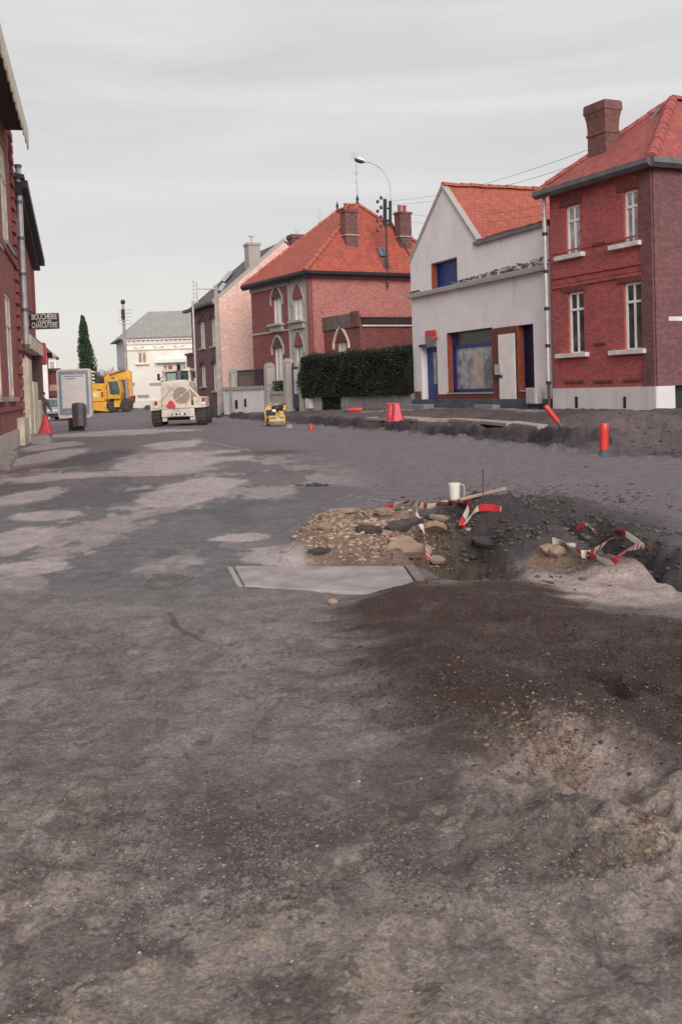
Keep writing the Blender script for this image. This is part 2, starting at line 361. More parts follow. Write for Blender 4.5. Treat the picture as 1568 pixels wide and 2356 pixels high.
# ------------------------------------------------------------------ terrain
def vnoise(x, y, seed=0):
    xi = np.floor(x).astype(np.int64); yi = np.floor(y).astype(np.int64); xf = x-xi; yf = y-yi
    u = xf*xf*(3-2*xf); v = yf*yf*(3-2*yf)
    def h(a, b):
        n = (a*374761393 + b*668265263 + seed*974634777) & 0xffffffff
        n = ((n ^ (n >> 13))*1274126177) & 0xffffffff
        return ((n ^ (n >> 16)) & 0xffff)/65535.0
    return (h(xi,yi)*(1-u)+h(xi+1,yi)*u)*(1-v)+(h(xi,yi+1)*(1-u)+h(xi+1,yi+1)*u)*v
def fbm(x, y, o=4, seed=0, g=.5):
    s = 0; a = 1; t = 0
    for k in range(o): s = s+a*vnoise(x*2**k+k*17.3, y*2**k-k*9.1, seed+k); t += a; a *= g
    return s/t*2-1
def sst(x, a, b):
    t = np.clip((x-a)/(b-a), 0, 1); return t*t*(3-2*t)
_ey = [4, 9, 13, 17.2, 19, 28.6, 42, 62, 90, 400]; _ex = [10.5, 9, 7.6, 5.9, 4.75, 2.0, -2.2, -9.5, -19, -110]
def ell(x, y, px, py, rx, ry, wob=.35, soft=.25, seed=0, fr=1.6):
    c = G(px, py); sx = rx/FPX*c.y; sy = ry*c.y*c.y/(FPX*EYE)
    r = np.sqrt(((x-c.x)/sx)**2+((y-c.y)/sy)**2)
    r = r + wob*fbm(x*fr/max(.3,sx)*.8+seed, y*fr/max(.3,sy)*.8+seed*3, 4, seed)
    return 1-sst(r, 1-soft, 1+soft)
def seg(x, y, pts, wd, soft=.5):
    m = np.zeros_like(x)
    W = [G(*p) for p in pts]
    for a, b in zip(W, W[1:]):
        dx, dy = b.x-a.x, b.y-a.y; L2 = dx*dx+dy*dy
        t = np.clip(((x-a.x)*dx+(y-a.y)*dy)/L2, 0, 1)
        d = np.hypot(x-a.x-t*dx, y-a.y-t*dy)+wd*.5*fbm(x*3, y*3, 3, 5)
        m = np.maximum(m, 1-sst(d, wd*(1-soft), wd*(1+soft)))
    return m
def bank(x, y):
    t = x-np.interp(y, _ey, _ex) + .35*fbm(x*.9, y*.5, 4, 31)
    return t
def H(x, y, fine=True):
    x = np.asarray(x, float); y = np.asarray(y, float)
    z = .035*fbm(x*.25, y*.25, 3, 1)
    t = bank(x, y)
    far = sst(y, 75, 62)
    right = .06*sst(t, -.25, .1) - .20*sst(t, .35, .6)*sst(t, 1.5, 1.2)*(.6+.4*fbm(x*.5, y*.5, 2, 8))*sst(y, 20, 25) + .20*sst(t, 1.1, 1.6) + .26*sst(t, 1.6, 5.2)
    z = z + right*sst(y, 8, 13)
    hole = ell(x, y, 1540, 1032, 90, 22, .2, .4, 3); z = z - .45*hole
    z = z + .16*ell(x, y, 1420, 1010, 90, 16, .3, .6, 4)
    z = z + .28*sst(y, 55, 85)*sst(x-(-.236*y-2.5), 0, 3)
    # spoil heaps, pit and trench in the middle distance
    z = z + .21*ell(x, y, 1130, 1195, 85, 32, .45, .8, 11) + .11*ell(x, y, 1265, 1172, 75, 20, .35, .6, 12) + .06*ell(x, y, 1400, 1190, 120, 24, .4, .8, 12)
    z = z + .15*ell(x, y, 800, 1225, 105, 34, .3, .7, 13) + .12*ell(x, y, 960, 1215, 70, 26, .3, .6, 14)
    z = z - .30*ell(x, y, 1045, 1268, 88, 48, .55, .55, 15) - .12*ell(x, y, 720, 1290, 60, 14, .3, .6, 15)
    z = z - .34*seg(x, y, [(1240,1212),(1400,1250),(1590,1312),(1760,1385)], .30)
    z = z + .12*ell(x, y, 1260, 1262, 100, 22, .3, .7, 16) + .10*ell(x, y, 1440, 1310, 110, 20, .3, .7, 17)
    # dark berm in the right foreground
    b = ell(x, y, 1350, 1545, 520, 140, .12, .35, 18, 1.2)
    z = z + .09*b + .10*ell(x, y, 1080, 1385, 210, 50, .2, .8, 19)
    z = z - .05*seg(x, y, [(1330,1580),(1400,1595),(1440,1640)], .05) - .035*seg(x, y, [(395,1420),(440,1450),(520,1474)], .05)
    z = z - .03*seg(x, y, [(1060,1640),(1120,1690),(1180,1745),(1215,1800),(1222,1850)], .08) - .015*seg(x, y, [(960,1830),(1005,1900),(1040,1990)], .09) - .03*seg(x, y, [(1250,1560),(1400,1600),(1560,1650)], .05) - .02*seg(x, y, [(870,1410),(1100,1440),(1400,1500),(1600,1530)], .07)
    z = z - .05*ell(x, y, 1290, 1760, 170, 60, .4, .6, 187)
    z = z - .05*ell(x, y, 385, 1335, 50, 14, .25, .4, 20)
    bz_ = sst(t, -.2, .3)*sst(t, 2.6, 1.6)*sst(y, 10, 15)
    rough = .022+.16*bz_+.19*ell(x, y, 1420, 1860, 300, 190, .4, .5, 21)+.018*sst(y, 3.9, 2.6)+.05*sst(t, -.1, .8)+.14*ell(x, y, 1120, 1235, 330, 75, .3, .5, 22) + .035*b + .05*ell(x, y, 60, 2000, 260, 230, .3, .6, 23)
    n = fbm(x*2.2, y*2.2, 5, 41, .55)
    z = z + rough*n
    sl_ = ell(x, y, 748, 1330, 275, 38, .0, .25, 0); z = z*(1-sl_)+.01*sl_
    if fine:
        r = 1-np.abs(fbm(x*5, y*5, 4, 51)); z = z + rough*.24*(r-.7)
        z = z + (.004+rough*.10)*fbm(x*17, y*17, 3, 61, .6)
        nr_ = sst(y, 9, 5); z = z + nr_*(.0035*fbm(x*42, y*42, 3, 66, .7)+.006*fbm(x*11, y*11, 3, 67, .6))
        tr = ell(x, y, 1150, 2150, 700, 400, .2, .5, 24)
        z = z + tr*.012*np.sin((x*1.0-y*.6)*16+3*fbm(x, y, 3, 71))*sst(fbm(x*.9, y*.9, 2, 72), -.1, .3)
    return z
def hs(x, y): return float(H(np.array([x]), np.array([y]))[0])
_cache = {}
_ts = np.geomspace(2.0, 200, 900)
def T(px, py):                            # point where the view ray meets the terrain
    if (px, py) in _cache: return _cache[(px, py)].copy()
    d = ray(px, py); X, Y = d.x*_ts, d.y*_ts; below = EYE+d.z*_ts < H(X, Y)
    i = int(np.argmax(below)) if below.any() else len(_ts)-1
    _cache[(px, py)] = Vector((X[i], Y[i], hs(X[i], Y[i])))
    return _cache[(px, py)].copy()

ds = np.concatenate([np.arange(1750, 160, -2.7), np.arange(160, 44, -1.1)])
ys = np.concatenate([[-3, -1.5, 0, 1.0, 1.6], FPX*EYE/ds, np.geomspace(80, 900, 36)])
inner = np.linspace(-1, 1, 760)
outer = np.geomspace(.02, 1, 36)
ss = np.concatenate([-(1+outer[::-1]), inner, 1+outer])
Yg, Sg = np.meshgrid(ys, ss, indexing='ij')
half = .43*(np.maximum(Yg, 0)+1.2)
Xg = np.where(np.abs(Sg) <= 1, Sg*half, np.sign(Sg)*(half+(np.abs(Sg)-1)*(Yg*1.6+30)))
Zg = H(Xg, Yg)
# colours
def mixc(c, col, m): return c*(1-m[..., None])+np.array(col)*m[..., None]
col = np.zeros(Xg.shape+(3,)); col[:] = (.200,.175,.183)                       # rolled road, purple grey
x, y = Xg, Yg; t = bank(x, y)
n_a = fbm(x*.6, y*.35, 5, 81); n_b = fbm(x*2.5, y*1.6, 5, 82); n_c = fbm(x*9, y*7, 4, 83)
left = ell(x, y, 180, 1260, 560, 260, .15, .35, 30)
lf = ell(x, y, 230, 1120, 520, 130, .2, .3, 31)
col = mixc(col, (.190,.184,.188), left)
col = mixc(col, (.23,.20,.195), .5*sst(n_a, .0, .5))
col = mixc(col, (.40,.35,.335), .8*lf*sst(fbm(x*.8, y*.42, 6, 88, .6), .08, .13))
col = mixc(col, (.125,.12,.125), .6*lf*sst(fbm(x*.7+5, y*.5, 6, 89, .6), .12, .2))
PALE = (.50,.44,.42)
for k, q in enumerate([(60,1143,75,22),(30,1250,85,34),(100,1190,85,11),(90,1053,65,20),(430,1056,150,21),(415,1143,95,22),(480,1113,100,14),(330,1088,140,8),(110,1099,110,9),(260,996,170,6),(400,1022,66,9),(60,1310,90,14),(640,1275,95,20),(560,1235,70,8),(110,1028,60,9)]):
    col = mixc(col, PALE, .9*ell(x, y, *q, .45, .14, 100+k, 2.2)*(.75+.25*sst(n_b, -.3, .2)))
col = mixc(col, PALE, .5*ell(x, y, 405, 1285, 70, 30, .5, .4, 130)*sst(n_b, -.1, .25))
col = mixc(col, (.115,.108,.115), .9*ell(x, y, 215, 1053, 72, 20, .3, .2, 131))
col = mixc(col, (.22,.125,.11), .85*ell(x, y, 66, 1078, 34, 9, .15, .12, 132))
col = mixc(col, (.30,.26,.24), .8*seg(x, y, [(400,1000),(560,1032),(620,1050),(668,1080)], .06))
col = mixc(col, (.34,.30,.28), .8*seg(x, y, [(800,1140),(880,1148),(940,1158),(985,1172)], .03))
col = mixc(col, (.095,.085,.088), .8*ell(x, y, 600, 1042, 110, 5, .3, .4, 133)+0)
# right verge
vg = sst(t, -.1, .5)*sst(y, 8, 13)
col = mixc(col, (.090,.070,.074), vg*(.75+.25*sst(n_b, -.3, .3)))
col = mixc(col, (.15,.125,.125), .6*vg*sst(fbm(x*.9, y*.5, 5, 95), .1, .35))
col = mixc(col, (.035,.032,.038), sst(t, .2, .5)*sst(t, 1.8, 1.3)*sst(y, 20, 24)*(.55+.45*sst(n_b, -.2, .15)))
col = mixc(col, (.17,.135,.13), .7*sst(t, 1.5, 1.8)*sst(t, 6, 3)*sst(fbm(x*.5, y*.4, 4, 84), -.15, .25)*sst(y, 18, 22))
col = mixc(col, (.34,.28,.265), .9*seg(x, y, [(840,968),(1000,970),(1110,973),(1235,984)], .22, .3))
col = mixc(col, (.20,.165,.165), .6*seg(x, y, [(940,1003),(1160,1018),(1360,1049)], .25))
# middle: pit and heaps
col = mixc(col, (.065,.053,.054), .95*ell(x, y, 1210, 1220, 300, 66, .25, .4, 140))
col = mixc(col, (.105,.09,.088), .6*ell(x, y, 1420, 1290, 230, 60, .25, .4, 141))
col = mixc(col, (.26,.17,.125), .95*ell(x, y, 862, 1245, 165, 60, .25, .18, 142)*(.7+.3*sst(n_c, -.3, .3)))
col = mixc(col, (.105,.085,.058), .9*ell(x, y, 1045, 1262, 85, 50, .25, .3, 143))
col = mixc(col, (.042,.04,.042), .8*seg(x, y, [(1240,1212),(1400,1250),(1590,1312),(1760,1385)], .26))
col = mixc(col, (.58,.47,.44), .97*ell(x, y, 1350, 1362, 310, 40, .4, .25, 144)*(.45+.55*sst(n_b, -.25, .2)))
col = mixc(col, (.33,.23,.16), .7*ell(x, y, 1290, 1296, 100, 18, .9, .3, 145))
col = mixc(col, (.27,.20,.165), .6*ell(x, y, 1420, 1340, 160, 20, .4, .4, 146))
# foreground
pal_ = ell(x, y, 1350, 1358, 330, 40, .45, .2, 144)*(.55+.45*sst(fbm(x*2.2, y*3.4, 5, 170, .6), -.2, .08))
fg = sst(y, 8, 6)*(1-.9*pal_)
col = mixc(col, (.275,.242,.225), fg*.9)
col = mixc(col, (.22,.195,.18), fg*.65*sst(n_a, -.1, .4))
col = mixc(col, (.20,.18,.17), .55*ell(x, y, 620, 1600, 420, 170, .3, .6, 147)*sst(n_b, -.3, .3))
bm_ = np.maximum(ell(x, y, 1390, 1535, 660, 182, .2, .26, 18, 1.6), ell(x, y, 1050, 1410, 290, 84, .2, .32, 19))*(.9+.1*sst(n_b, -.4, 0))
bm_ = np.clip(bm_+4*bm_*(1-bm_)*(.6*fbm(x*3.2, y*3.0, 5, 180, .65)+.9*fbm(x*.8+y*.3, y*6, 5, 186, .6)), 0, 1); bm_ = np.maximum(bm_, .8*ell(x, y, 1180, 1690, 260, 60, .6, .5, 181)*sst(fbm(x*2.4, y*2, 5, 182, .65), -.1, .12))
col = mixc(col, (.066,.040,.034), .97*bm_)
col = mixc(col, (.12,.085,.074), .5*bm_*sst(fbm(x*1.1+y*.25, y*5.5, 5, 85, .6), .08, .3))
col = mixc(col, (.13,.096,.084), .65*ell(x, y, 1130, 1780, 300, 110, .4, .5, 148))
col = mixc(col, (.16,.14,.13), .6*ell(x, y, 760, 1870, 330, 120, .3, .5, 149))
col = mixc(col, (.46,.36,.315), .85*ell(x, y, 1400, 1840, 300, 170, .5, .3, 150, 2.4)*sst(fbm(x*3, y*2.2, 5, 151, .6), -.2, .08))
col = mixc(col, (.27,.15,.08), .95*sst(fbm(x*6, y*5, 5, 96, .65), -.06, .08)*ell(x, y, 1370, 1850, 300, 180, .4, .6, 151)*sst(fbm(x*1.6, y*1.3, 3, 152), -.05, .2))
tan = sst(fbm(x*2.2, y*1.6, 3, 86), -.05, .35)*sst(fbm(x*9, y*6.5, 6, 98, .7), .04, .13)*1.0+.22*sst(fbm(x*2.2, y*1.4, 5, 86), .15, .4)
lo = sst(y, 3.4, 2.9)
col = mixc(col, (.38,.318,.285), lo*.85)
col = mixc(col, (.44,.375,.295), .4*np.clip(tan,0,1)*np.maximum(lo*.85, ell(x, y, 60, 1990, 260, 210, .3, .6, 153)))
col = mixc(col, (.33,.29,.27), .5*fg*(1-.9*bm_)*sst(fbm(x*7, y*4.5, 5, 99, .65), .1, .25))
col = mixc(col, (.14,.12,.11), .45*fg*(1-.5*bm_)*sst(fbm(x*8+3, y*5, 5, 100, .65), .12, .28))
col = mixc(col, (.50,.405,.375), .8*pal_*(1-bm_)); col = mixc(col, (.36,.26,.2), .6*pal_*(1-bm_)*sst(fbm(x*3, y*4, 5, 171, .6), .02, .2))
col = mixc(col, (.10,.085,.08), .75*seg(x, y, [(385,1405),(410,1430),(450,1455),(520,1474)], .022)); col = mixc(col, (.085,.08,.075), .7*np.maximum(seg(x, y, [(345,1323),(400,1320),(450,1328)], .02), seg(x, y, [(340,1338),(390,1344),(440,1346)], .025)))
col = mixc(col, (.44,.365,.28), .6*sst(y, 4.0, 3.3)*sst(fbm(x*11, y*9, 6, 183, .75), .09, .17)*sst(fbm(x*2.1, y*1.6, 3, 184), -.15, .25)); col = mixc(col, (.115,.10,.09), .55*sst(y, 4.2, 3.4)*sst(fbm(x*6+4, y*5, 6, 185, .7), .14, .22))
col = mixc(col, (.36,.33,.34), .35*ell(x, y, 510, 1590, 75, 130, .4, .6, 172))
col = mixc(col, (.13,.105,.09), .5*(1-bm_)*sst(fbm(x*1.7+9, y*1.2, 5, 87), .15, .4)*sst(y, 4.2, 3.4))
col = mixc(col, (.13,.115,.11), .6*ell(x, y, 700, 1960, 480, 120, .5, .5, 160)*sst(fbm(x*6, y*4, 5, 161, .65), -.12, .1))
crk = 1-np.abs(fbm(x*4.2, y*3.1, 4, 162, .6)); col = mixc(col, (.10,.085,.08), .55*fg*sst(crk, .955, .985)*sst(fbm(x*.8, y*.8, 3, 163), -.1, .3))
col = np.clip(col*np.array([1.0, 1.01, 1.06])*(1+.12*n_c[..., None]), .01, 1)
nr, nc = Xg.shape
V = np.stack([Xg, Yg, Zg], -1).reshape(-1, 3)
idx = np.arange(nr*nc).reshape(nr, nc)
F_ = np.stack([idx[:-1,:-1], idx[:-1,1:], idx[1:,1:], idx[1:,:-1]], -1).reshape(-1, 4)
me = bpy.data.meshes.new('ground'); me.vertices.add(len(V)); me.vertices.foreach_set('co', V.ravel())
me.loops.add(F_.size); me.loops.foreach_set('vertex_index', F_.ravel().astype(np.int32))
me.polygons.add(len(F_)); me.polygons.foreach_set('loop_start', (np.arange(len(F_))*4).astype(np.int32)); me.polygons.foreach_set('loop_total', np.full(len(F_), 4, np.int32))
me.update(calc_edges=True); me.polygons.foreach_set('use_smooth', np.ones(len(F_), bool))
ca = me.color_attributes.new('soil', 'FLOAT_COLOR', 'POINT')
ca.data.foreach_set('color', np.concatenate([col.reshape(-1, 3), np.ones((nr*nc, 1))], 1).ravel())
m, nt2, b, nn, ll = newmat('earth and worn asphalt')
at = nn('ShaderNodeAttribute'); at.attribute_name = 'soil'; g = nn('ShaderNodeNewGeometry').outputs['Position']
na = noise(nn, ll, 46, 8, g, .78); nb = noise(nn, ll, 6, 7, g, .7)
vo = nn('ShaderNodeTexVoronoi'); vo.inputs['Scale'].default_value = 55; ll(g, vo.inputs['Vector'])
c = mixrgb(nn, ll, at.outputs['Color'], mixrgb(nn, ll, (.55,.55,.56), (1.5,1.48,1.44), ramp(nn, ll, na, .3, .7)), .9, 'MULTIPLY')
c = mixrgb(nn, ll, c, mixrgb(nn, ll, (.72,.71,.72), (1.3,1.29,1.27), ramp(nn, ll, nb, .3, .7)), .9, 'MULTIPLY')
v2 = nn('ShaderNodeTexVoronoi'); v2.inputs['Scale'].default_value = 130; ll(g, v2.inputs['Vector'])
sc_ = nn('ShaderNodeSeparateColor'); ll(v2.outputs['Color'], sc_.inputs[0])
c = mixrgb(nn, ll, c, mixrgb(nn, ll, (.62,.61,.6), (1.45,1.42,1.38), sc_.outputs[0]), .55, 'MULTIPLY')
c = mixrgb(nn, ll, c, (.42,.36,.30), ramp(nn, ll, vo.outputs['Distance'], .10, .05, 0, .28))
ll(c, b.inputs['Base Color']); ll(ramp(nn, ll, nb, .3, .7, .75, 1.), b.inputs['Roughness']); b.inputs['Specular IOR Level'].default_value = .25
bp = nn('ShaderNodeBump'); bp.inputs['Strength'].default_value = 1.; bp.inputs['Distance'].default_value = .022
bp2 = nn('ShaderNodeBump'); bp2.inputs['Strength'].default_value = .8; bp2.inputs['Distance'].default_value = .025
ll(na, bp.inputs['Height']); ll(nb, bp2.inputs['Height']); ll(bp2.outputs[0], bp.inputs['Normal']); ll(bp.outputs[0], b.inputs['Normal'])
me.materials.append(m); SOIL = m
go = bpy.data.objects.new('ground', me); C.objects.link(go); struct(go)

# loose stones and clods: geometry that nobody could count
def scatter(name, label, cat, matr, n, pick, smin, smax, flat=.6, sink=.45, wt=None):
    iv = np.array([list(v) for v in ICO[0]]); fi = np.array(ICO[1])
    pts = []
    while len(pts) < n:
        px, py = pick(); d = G(px, py)
        if d.y > 60: continue
        pts.append((d.x, d.y))
    pts = np.array(pts)
    if wt is not None:
        pts = pts[rng.random(n) < wt(pts[:, 0], pts[:, 1])]; n = len(pts)
    z = H(pts[:, 0], pts[:, 1])
    s = smin*(smax/smin)**(rng.random(n)**2.2)
    vs = iv[None]*(1+rng.uniform(-.5, .45, (n, 12, 1)))*s[:, None, None]*np.stack([rng.uniform(.7, 1.3, n), rng.uniform(.7, 1.3, n), rng.uniform(flat*.6, flat, n)], -1)[:, None, :]
    a = rng.uniform(0, 6.28, n); ca_, sa = np.cos(a)[:, None], np.sin(a)[:, None]
    X = vs[..., 0]*ca_-vs[..., 1]*sa+pts[:, :1]; Y = vs[..., 0]*sa+vs[..., 1]*ca_+pts[:, 1:]; Z = vs[..., 2]+z[:, None]+(s*(flat*.5-sink*flat))[:, None]
    V = np.stack([X, Y, Z], -1).reshape(-1, 3); F = (fi[None]+(np.arange(n)*12)[:, None, None]).reshape(-1, 3)
    me = bpy.data.meshes.new(name); me.vertices.add(len(V)); me.vertices.foreach_set('co', V.ravel())
    me.loops.add(F.size); me.loops.foreach_set('vertex_index', F.ravel().astype(np.int32)); me.polygons.add(len(F))
    me.polygons.foreach_set('loop_start', (np.arange(len(F))*3).astype(np.int32)); me.polygons.foreach_set('loop_total', np.full(len(F), 3, np.int32))
    me.update(calc_edges=True); me.materials.append(matr)
    o = bpy.data.objects.new(name, me); C.objects.link(o); stuff(tag(o, label, cat)); return o
def stonemat(name, a, b_):
    m, nt, b, nn, ll = newmat(name); g = nn('ShaderNodeNewGeometry'); n = noise(nn, ll, 25, 4, g.outputs['Position'])
    c = mixrgb(nn, ll, a, b_, g.outputs['Random Per Island']); c = mixrgb(nn, ll, c, tuple(x*.6 for x in a), ramp(nn, ll, n, .4, .7, 0, .6))
    ll(c, b.inputs['Base Color']); b.inputs['Roughness'].default_value = .95; return m
gs = random.gauss; un = random.uniform
cl = lambda f, a, b, sd_: (lambda X_, Y_: sst(fbm(X_*f, Y_*f, 4, sd_), a, b))
scatter('gravel', 'grey brown gravel and clods strewn over the muddy foreground', 'gravel', stonemat('clod', (.15,.13,.118), (.30,.26,.225)), 12000, lambda: (un(-60,1640), 1500+900*random.random()**.7), .002, .009, wt=cl(1.6, -.15, .5, 91))
scatter('clay_lumps', 'lumps of tan clay churned up at the lower right edge', 'clay', stonemat('clay', (.13,.085,.055), (.28,.19,.13)), 16000, lambda: (lambda a: (1400+a+gs(0,80), 1830+a*.8+gs(0,60)))(gs(0,90)), .0018, .014, sink=.75, wt=cl(2.6, -.05, .2, 92))
scatter('soil_crumbs', 'dark brown crumbs of soil on the low earth bank', 'soil', stonemat('crumb', (.04,.027,.024), (.11,.078,.066)), 14000, lambda: (un(760,1640), un(1320,1760)), .003, .012, wt=lambda X_, Y_: np.maximum(ell(X_, Y_, 1350, 1545, 540, 150, .3, .4, 18, 1.2), ell(X_, Y_, 1085, 1390, 225, 60, .3, .4, 19)))
scatter('rubble', 'pile of broken brown rubble beside the dug pit', 'rubble', stonemat('rubble', (.20,.135,.095), (.54,.39,.29)), 5200, lambda: (gs(830,80), min(1298, gs(1232,25))), 0.006, .042, wt=lambda X_, Y_: ell(X_, Y_, 862, 1245, 175, 66, .3, .3, 142))
scatter('spoil_heap', 'dark clods of excavated soil heaped behind the pit', 'soil', stonemat('spoil', (.05,.042,.042), (.15,.13,.125)), 12000, lambda: (gs(1220,160), gs(1215,48)), .005, .038, wt=cl(1.2, -.5, .4, 93))
scatter('dark_gravel', 'loose dark gravel scattered across the centre of the foreground', 'gravel', stonemat('dark gravel', (.07,.06,.058), (.22,.19,.175)), 11000, lambda: (gs(720,230), gs(1945,75)), .003, .010, wt=cl(2.4, -.2, .25, 97))
scatter('pale_chips', 'pale stone chips scattered over road and mud', 'chips', stonemat('chip', (.28,.25,.22), (.52,.47,.40)), 260, lambda: (un(0,1568), 1080+1250*random.random()), .002, .007)
scatter('trench_lumps', 'broken dark asphalt and earth lumps along the trench edge', 'rubble', stonemat('lump', (.05,.043,.045), (.17,.14,.13)), 1800, lambda: (lambda a: (a, 975+max(0,a-1000)*.085+gs(4,6)))(un(660,1600)), .012, .06, wt=cl(.5, -.2, .4, 94))

# ------------------------------------------------------------------ building helpers
def window(root, F, r, dep=.14, fm='white', pm='glass', mull=True, trans=.72, fw=.06, name='window', label=None):
    a, b, c, d = r
    q = MB()
    for (x0,x1,z0,z1) in [(a,a+fw,c,d),(b-fw,b,c,d),(a+fw,b-fw,c,c+fw),(a+fw,b-fw,d-fw,d)]: q.fbox(F, x0, x1, z0, z1, -dep, -dep+.05)
    if mull: q.fbox(F, (a+b)/2-fw*.45, (a+b)/2+fw*.45, c+fw, d-fw, -dep, -dep+.045)
    if trans: zt = c+(d-c)*trans; q.fbox(F, a+fw, b-fw, zt-fw*.5, zt+fw*.5, -dep+.003, -dep+.053)
    o = q.build(name, M_[fm], root)
    if label: o['label'] = label
    g = MB(); g.poly([F.pt(a,c,-dep+.012),F.pt(b,c,-dep+.012),F.pt(b,d,-dep+.012),F.pt(a,d,-dep+.012)])
    me = g
    p = g.build('pane', M_[pm], root); p.parent = o
    return o
def sill(root, F, a, b, z, h=.1, o=.14, m='white_sill'):
    return MB().fbox(F, a, b, z-h, z, -.02, o).build('sill', M_[m], root, edge=.01)
def ridge(root, a, b, matr, r=.12, step=.38, name='ridge_tile'):
    a, b = Vector(a), Vector(b); n = max(2, int((b-a).length/step)); d = (b-a)/n
    proto = None
    ax = d.normalized(); side = ax.cross(Vector((0,0,1))).normalized(); up = side.cross(ax)
    q = MB(); k = 6; L_ = d.length*1.06
    vs = []
    for e_, rr in ((0, r*1.12), (1, r)):
        for i in range(k+1):
            th = math.pi*i/k; vs.append(ax*(L_*e_)+side*math.cos(th)*rr+up*(math.sin(th)*rr-.03))
    q.add(vs, [[i,i+1,k+2+i,k+1+i] for i in range(k)], 0, True); q.add(vs[:k+1], [list(range(k+1))])
    base = MB(); base.v = q.v; base.f = q.f; base.m = q.m; base.sm = q.sm
    me = None
    for i in range(n):
        p = a+d*i
        if me is None:
            o = base.build(name, matr); me = o.data
        else:
            o = bpy.data.objects.new(name, me); C.objects.link(o)
        o.parent = root; o.location = p-Vector(root.location)+Vector((0,0,random.uniform(-.012,.012))); o.rotation_euler = (0,0,random.uniform(-.03,.03))
def slab(q, pts, th=.1, m=0):
    pts = [Vector(p) for p in pts]; n = (pts[1]-pts[0]).cross(pts[2]-pts[0]).normalized()
    if n.z < 0: n = -n
    q.prism([p-n*th for p in pts], n*th, m)
def arch_pts(F, a, b, z, rise, o, n=8, pointed=False):
    pts = []
    for i in range(n+1):
        s_ = i/n; th = math.pi*(1-s_)
        zz = z+rise*(math.sin(th) if not pointed else (1-abs(2*s_-1)**1.6))
        pts.append(F.pt(a+(b-a)*s_, zz, o))
    return pts
def hood(root, F, a, b, z, rise, wd, proud, matr, leg=0., pointed=True, name='arch_hood'):
    q = MB(); n = 10
    inn = arch_pts(F, a, b, z, rise, 0, n, pointed); ou = arch_pts(F, a-wd, b+wd, z, rise+wd*1.3, 0, n, pointed)
    nv = Vector((F.n.x, F.n.y, 0))*proud
    for i in range(n): q.prism([inn[i], inn[i+1], ou[i+1], ou[i]], nv)
    if leg:
        q.fbox(F, a-wd, a, z-leg, z, 0, proud); q.fbox(F, b, b+wd, z-leg, z, 0, proud)
    return q.build(name, matr, root)

# ================================================================== RED HOUSE (right)
dA = (.4826, -1); A0 = P(1275, 943, 32.0); ZA = A0.z
FA = Face((A0.x, A0.y), dA)
if FA.n.y > 0: FA = Face((A0.x, A0.y), dA, True)
uR = FA.hit(1506, 800)[0]
z_eA = FA.hit(1500, 372)[1]; z_pl = FA.hit(1390, 891)[1]
house = thing('brick_house', 'deep red brick house with white sills and a broad tapering chimney at the right edge', 'house', A0)
W = [FA.rect(1300,1333,472,586), FA.rect(1433,1466,437,560), FA.rect(1306,1342,671,814), FA.rect(1434,1475,649,806)]
DEPTH = 9.0
bk = Vector((-FA.n.x, -FA.n.y))
FB_ = Face(FA.pt(uR,0).xy, bk);  FB_ = FB_ if FB_.n.y < 0 else Face(FA.pt(uR,0).xy, bk, True)     # gable side, towards the camera
q = MB(); q.wall(FA, 0, uR, z_pl, z_eA, W, .16)
door = FB_.rect(1548,1640,738,905); door = (door[0], door[0]+2.4, ZA, door[3])
q.wall(FB_, 0, DEPTH, z_pl, z_eA, [(door[0],door[1],z_pl,door[3])], .2)
FL = Face(FA.pt(0,0).xy, bk); q.wall(FL, 0, DEPTH, ZA-.6, z_eA)
FK = Face(FA.pt(0,0,-DEPTH).xy, FA.d); q.wall(FK, 0, uR, ZA-.6, z_eA)
q.build('wall', M_['brick_right'], house)
q = MB(); q.fbox(FA, -.03, uR+.03, ZA-.6, z_pl, -.3, .05); q.fbox(FB_, -.03, door[0]-.02, ZA-.6, z_pl, -.3, .05); q.fbox(FB_, door[1], DEPTH, ZA-.6, z_pl, -.3, .05)
q.build('plinth', M_['plinth'], house)
MB().fbox(FB_, door[0], door[1], ZA-.2, door[3], -.25, -.2).build('garage_door', plain('dark slate paint', (.022,.026,.03), .6), house)
MB().fbox(FB_, door[0]-.2, door[1]+.2, door[3], door[3]+.12, -.02, .06).build('lintel', M_['white_sill'], house)
for i, r in enumerate(W):
    window(house, FA, r, .12, 'white', 'glass' if i > 1 else 'glass_lt', True, .70 if i < 2 else .72, .07)
for (xl, xr, y) in [(1282,1345,591),(1406,1477,565),(1284,1354,818),(1407,1488,810)]:
    a = FA.hit(xl, y+4)[0]; b_ = FA.hit(xr, y-4)[0]; z = FA.hit((xl+xr)/2, y-6)[1]; sill(house, FA, a, b_, z, .13, .16)
for r in W:                                                        # flat brick arches, a little proud
    MB().fbox(FA, r[0]-.22, r[1]+.1, r[3]+.02, r[3]+.22, 0, .045).build('window_arch', M_['brick_shop'], house)
q = MB(); zb = FA.hit(1390, 622)[1]; q.fbox(FA, .05, uR-.05, zb, zb+.07, 0, .05); q.fbox(FA, .05, uR-.05, zb-.30, zb-.24, 0, .05)
n = 30
for i in range(n): q.fbox(FA, .1+i*(uR-.2)/n, .1+(i+.5)*(uR-.2)/n, zb-.18, zb-.07, 0, .02)
zc = FA.hit(1390, 558)[1]; q.fbox(FA, .05, uR-.05, zc-.03, zc+.02, 0, .035)
q.build('belt_course', M_['brick_right'], house)
for (xl, xr, y) in [(1300,1343,877),(1366,1410,876),(1434,1474,873),(1366,1392,790),(1363,1392,560)]:
    r = FA.rect(xl, xr, y-2, y+3); MB().fbox(FA, *r, 0, .05).build('relief_panel', M_['brick_shop'], house)
for x_ in (1328, 1439):
    r = FA.rect(x_-3, x_+3, 912, 938); MB().fbox(FA, *r, .04, .062).build('vent', M_['dark'], house)
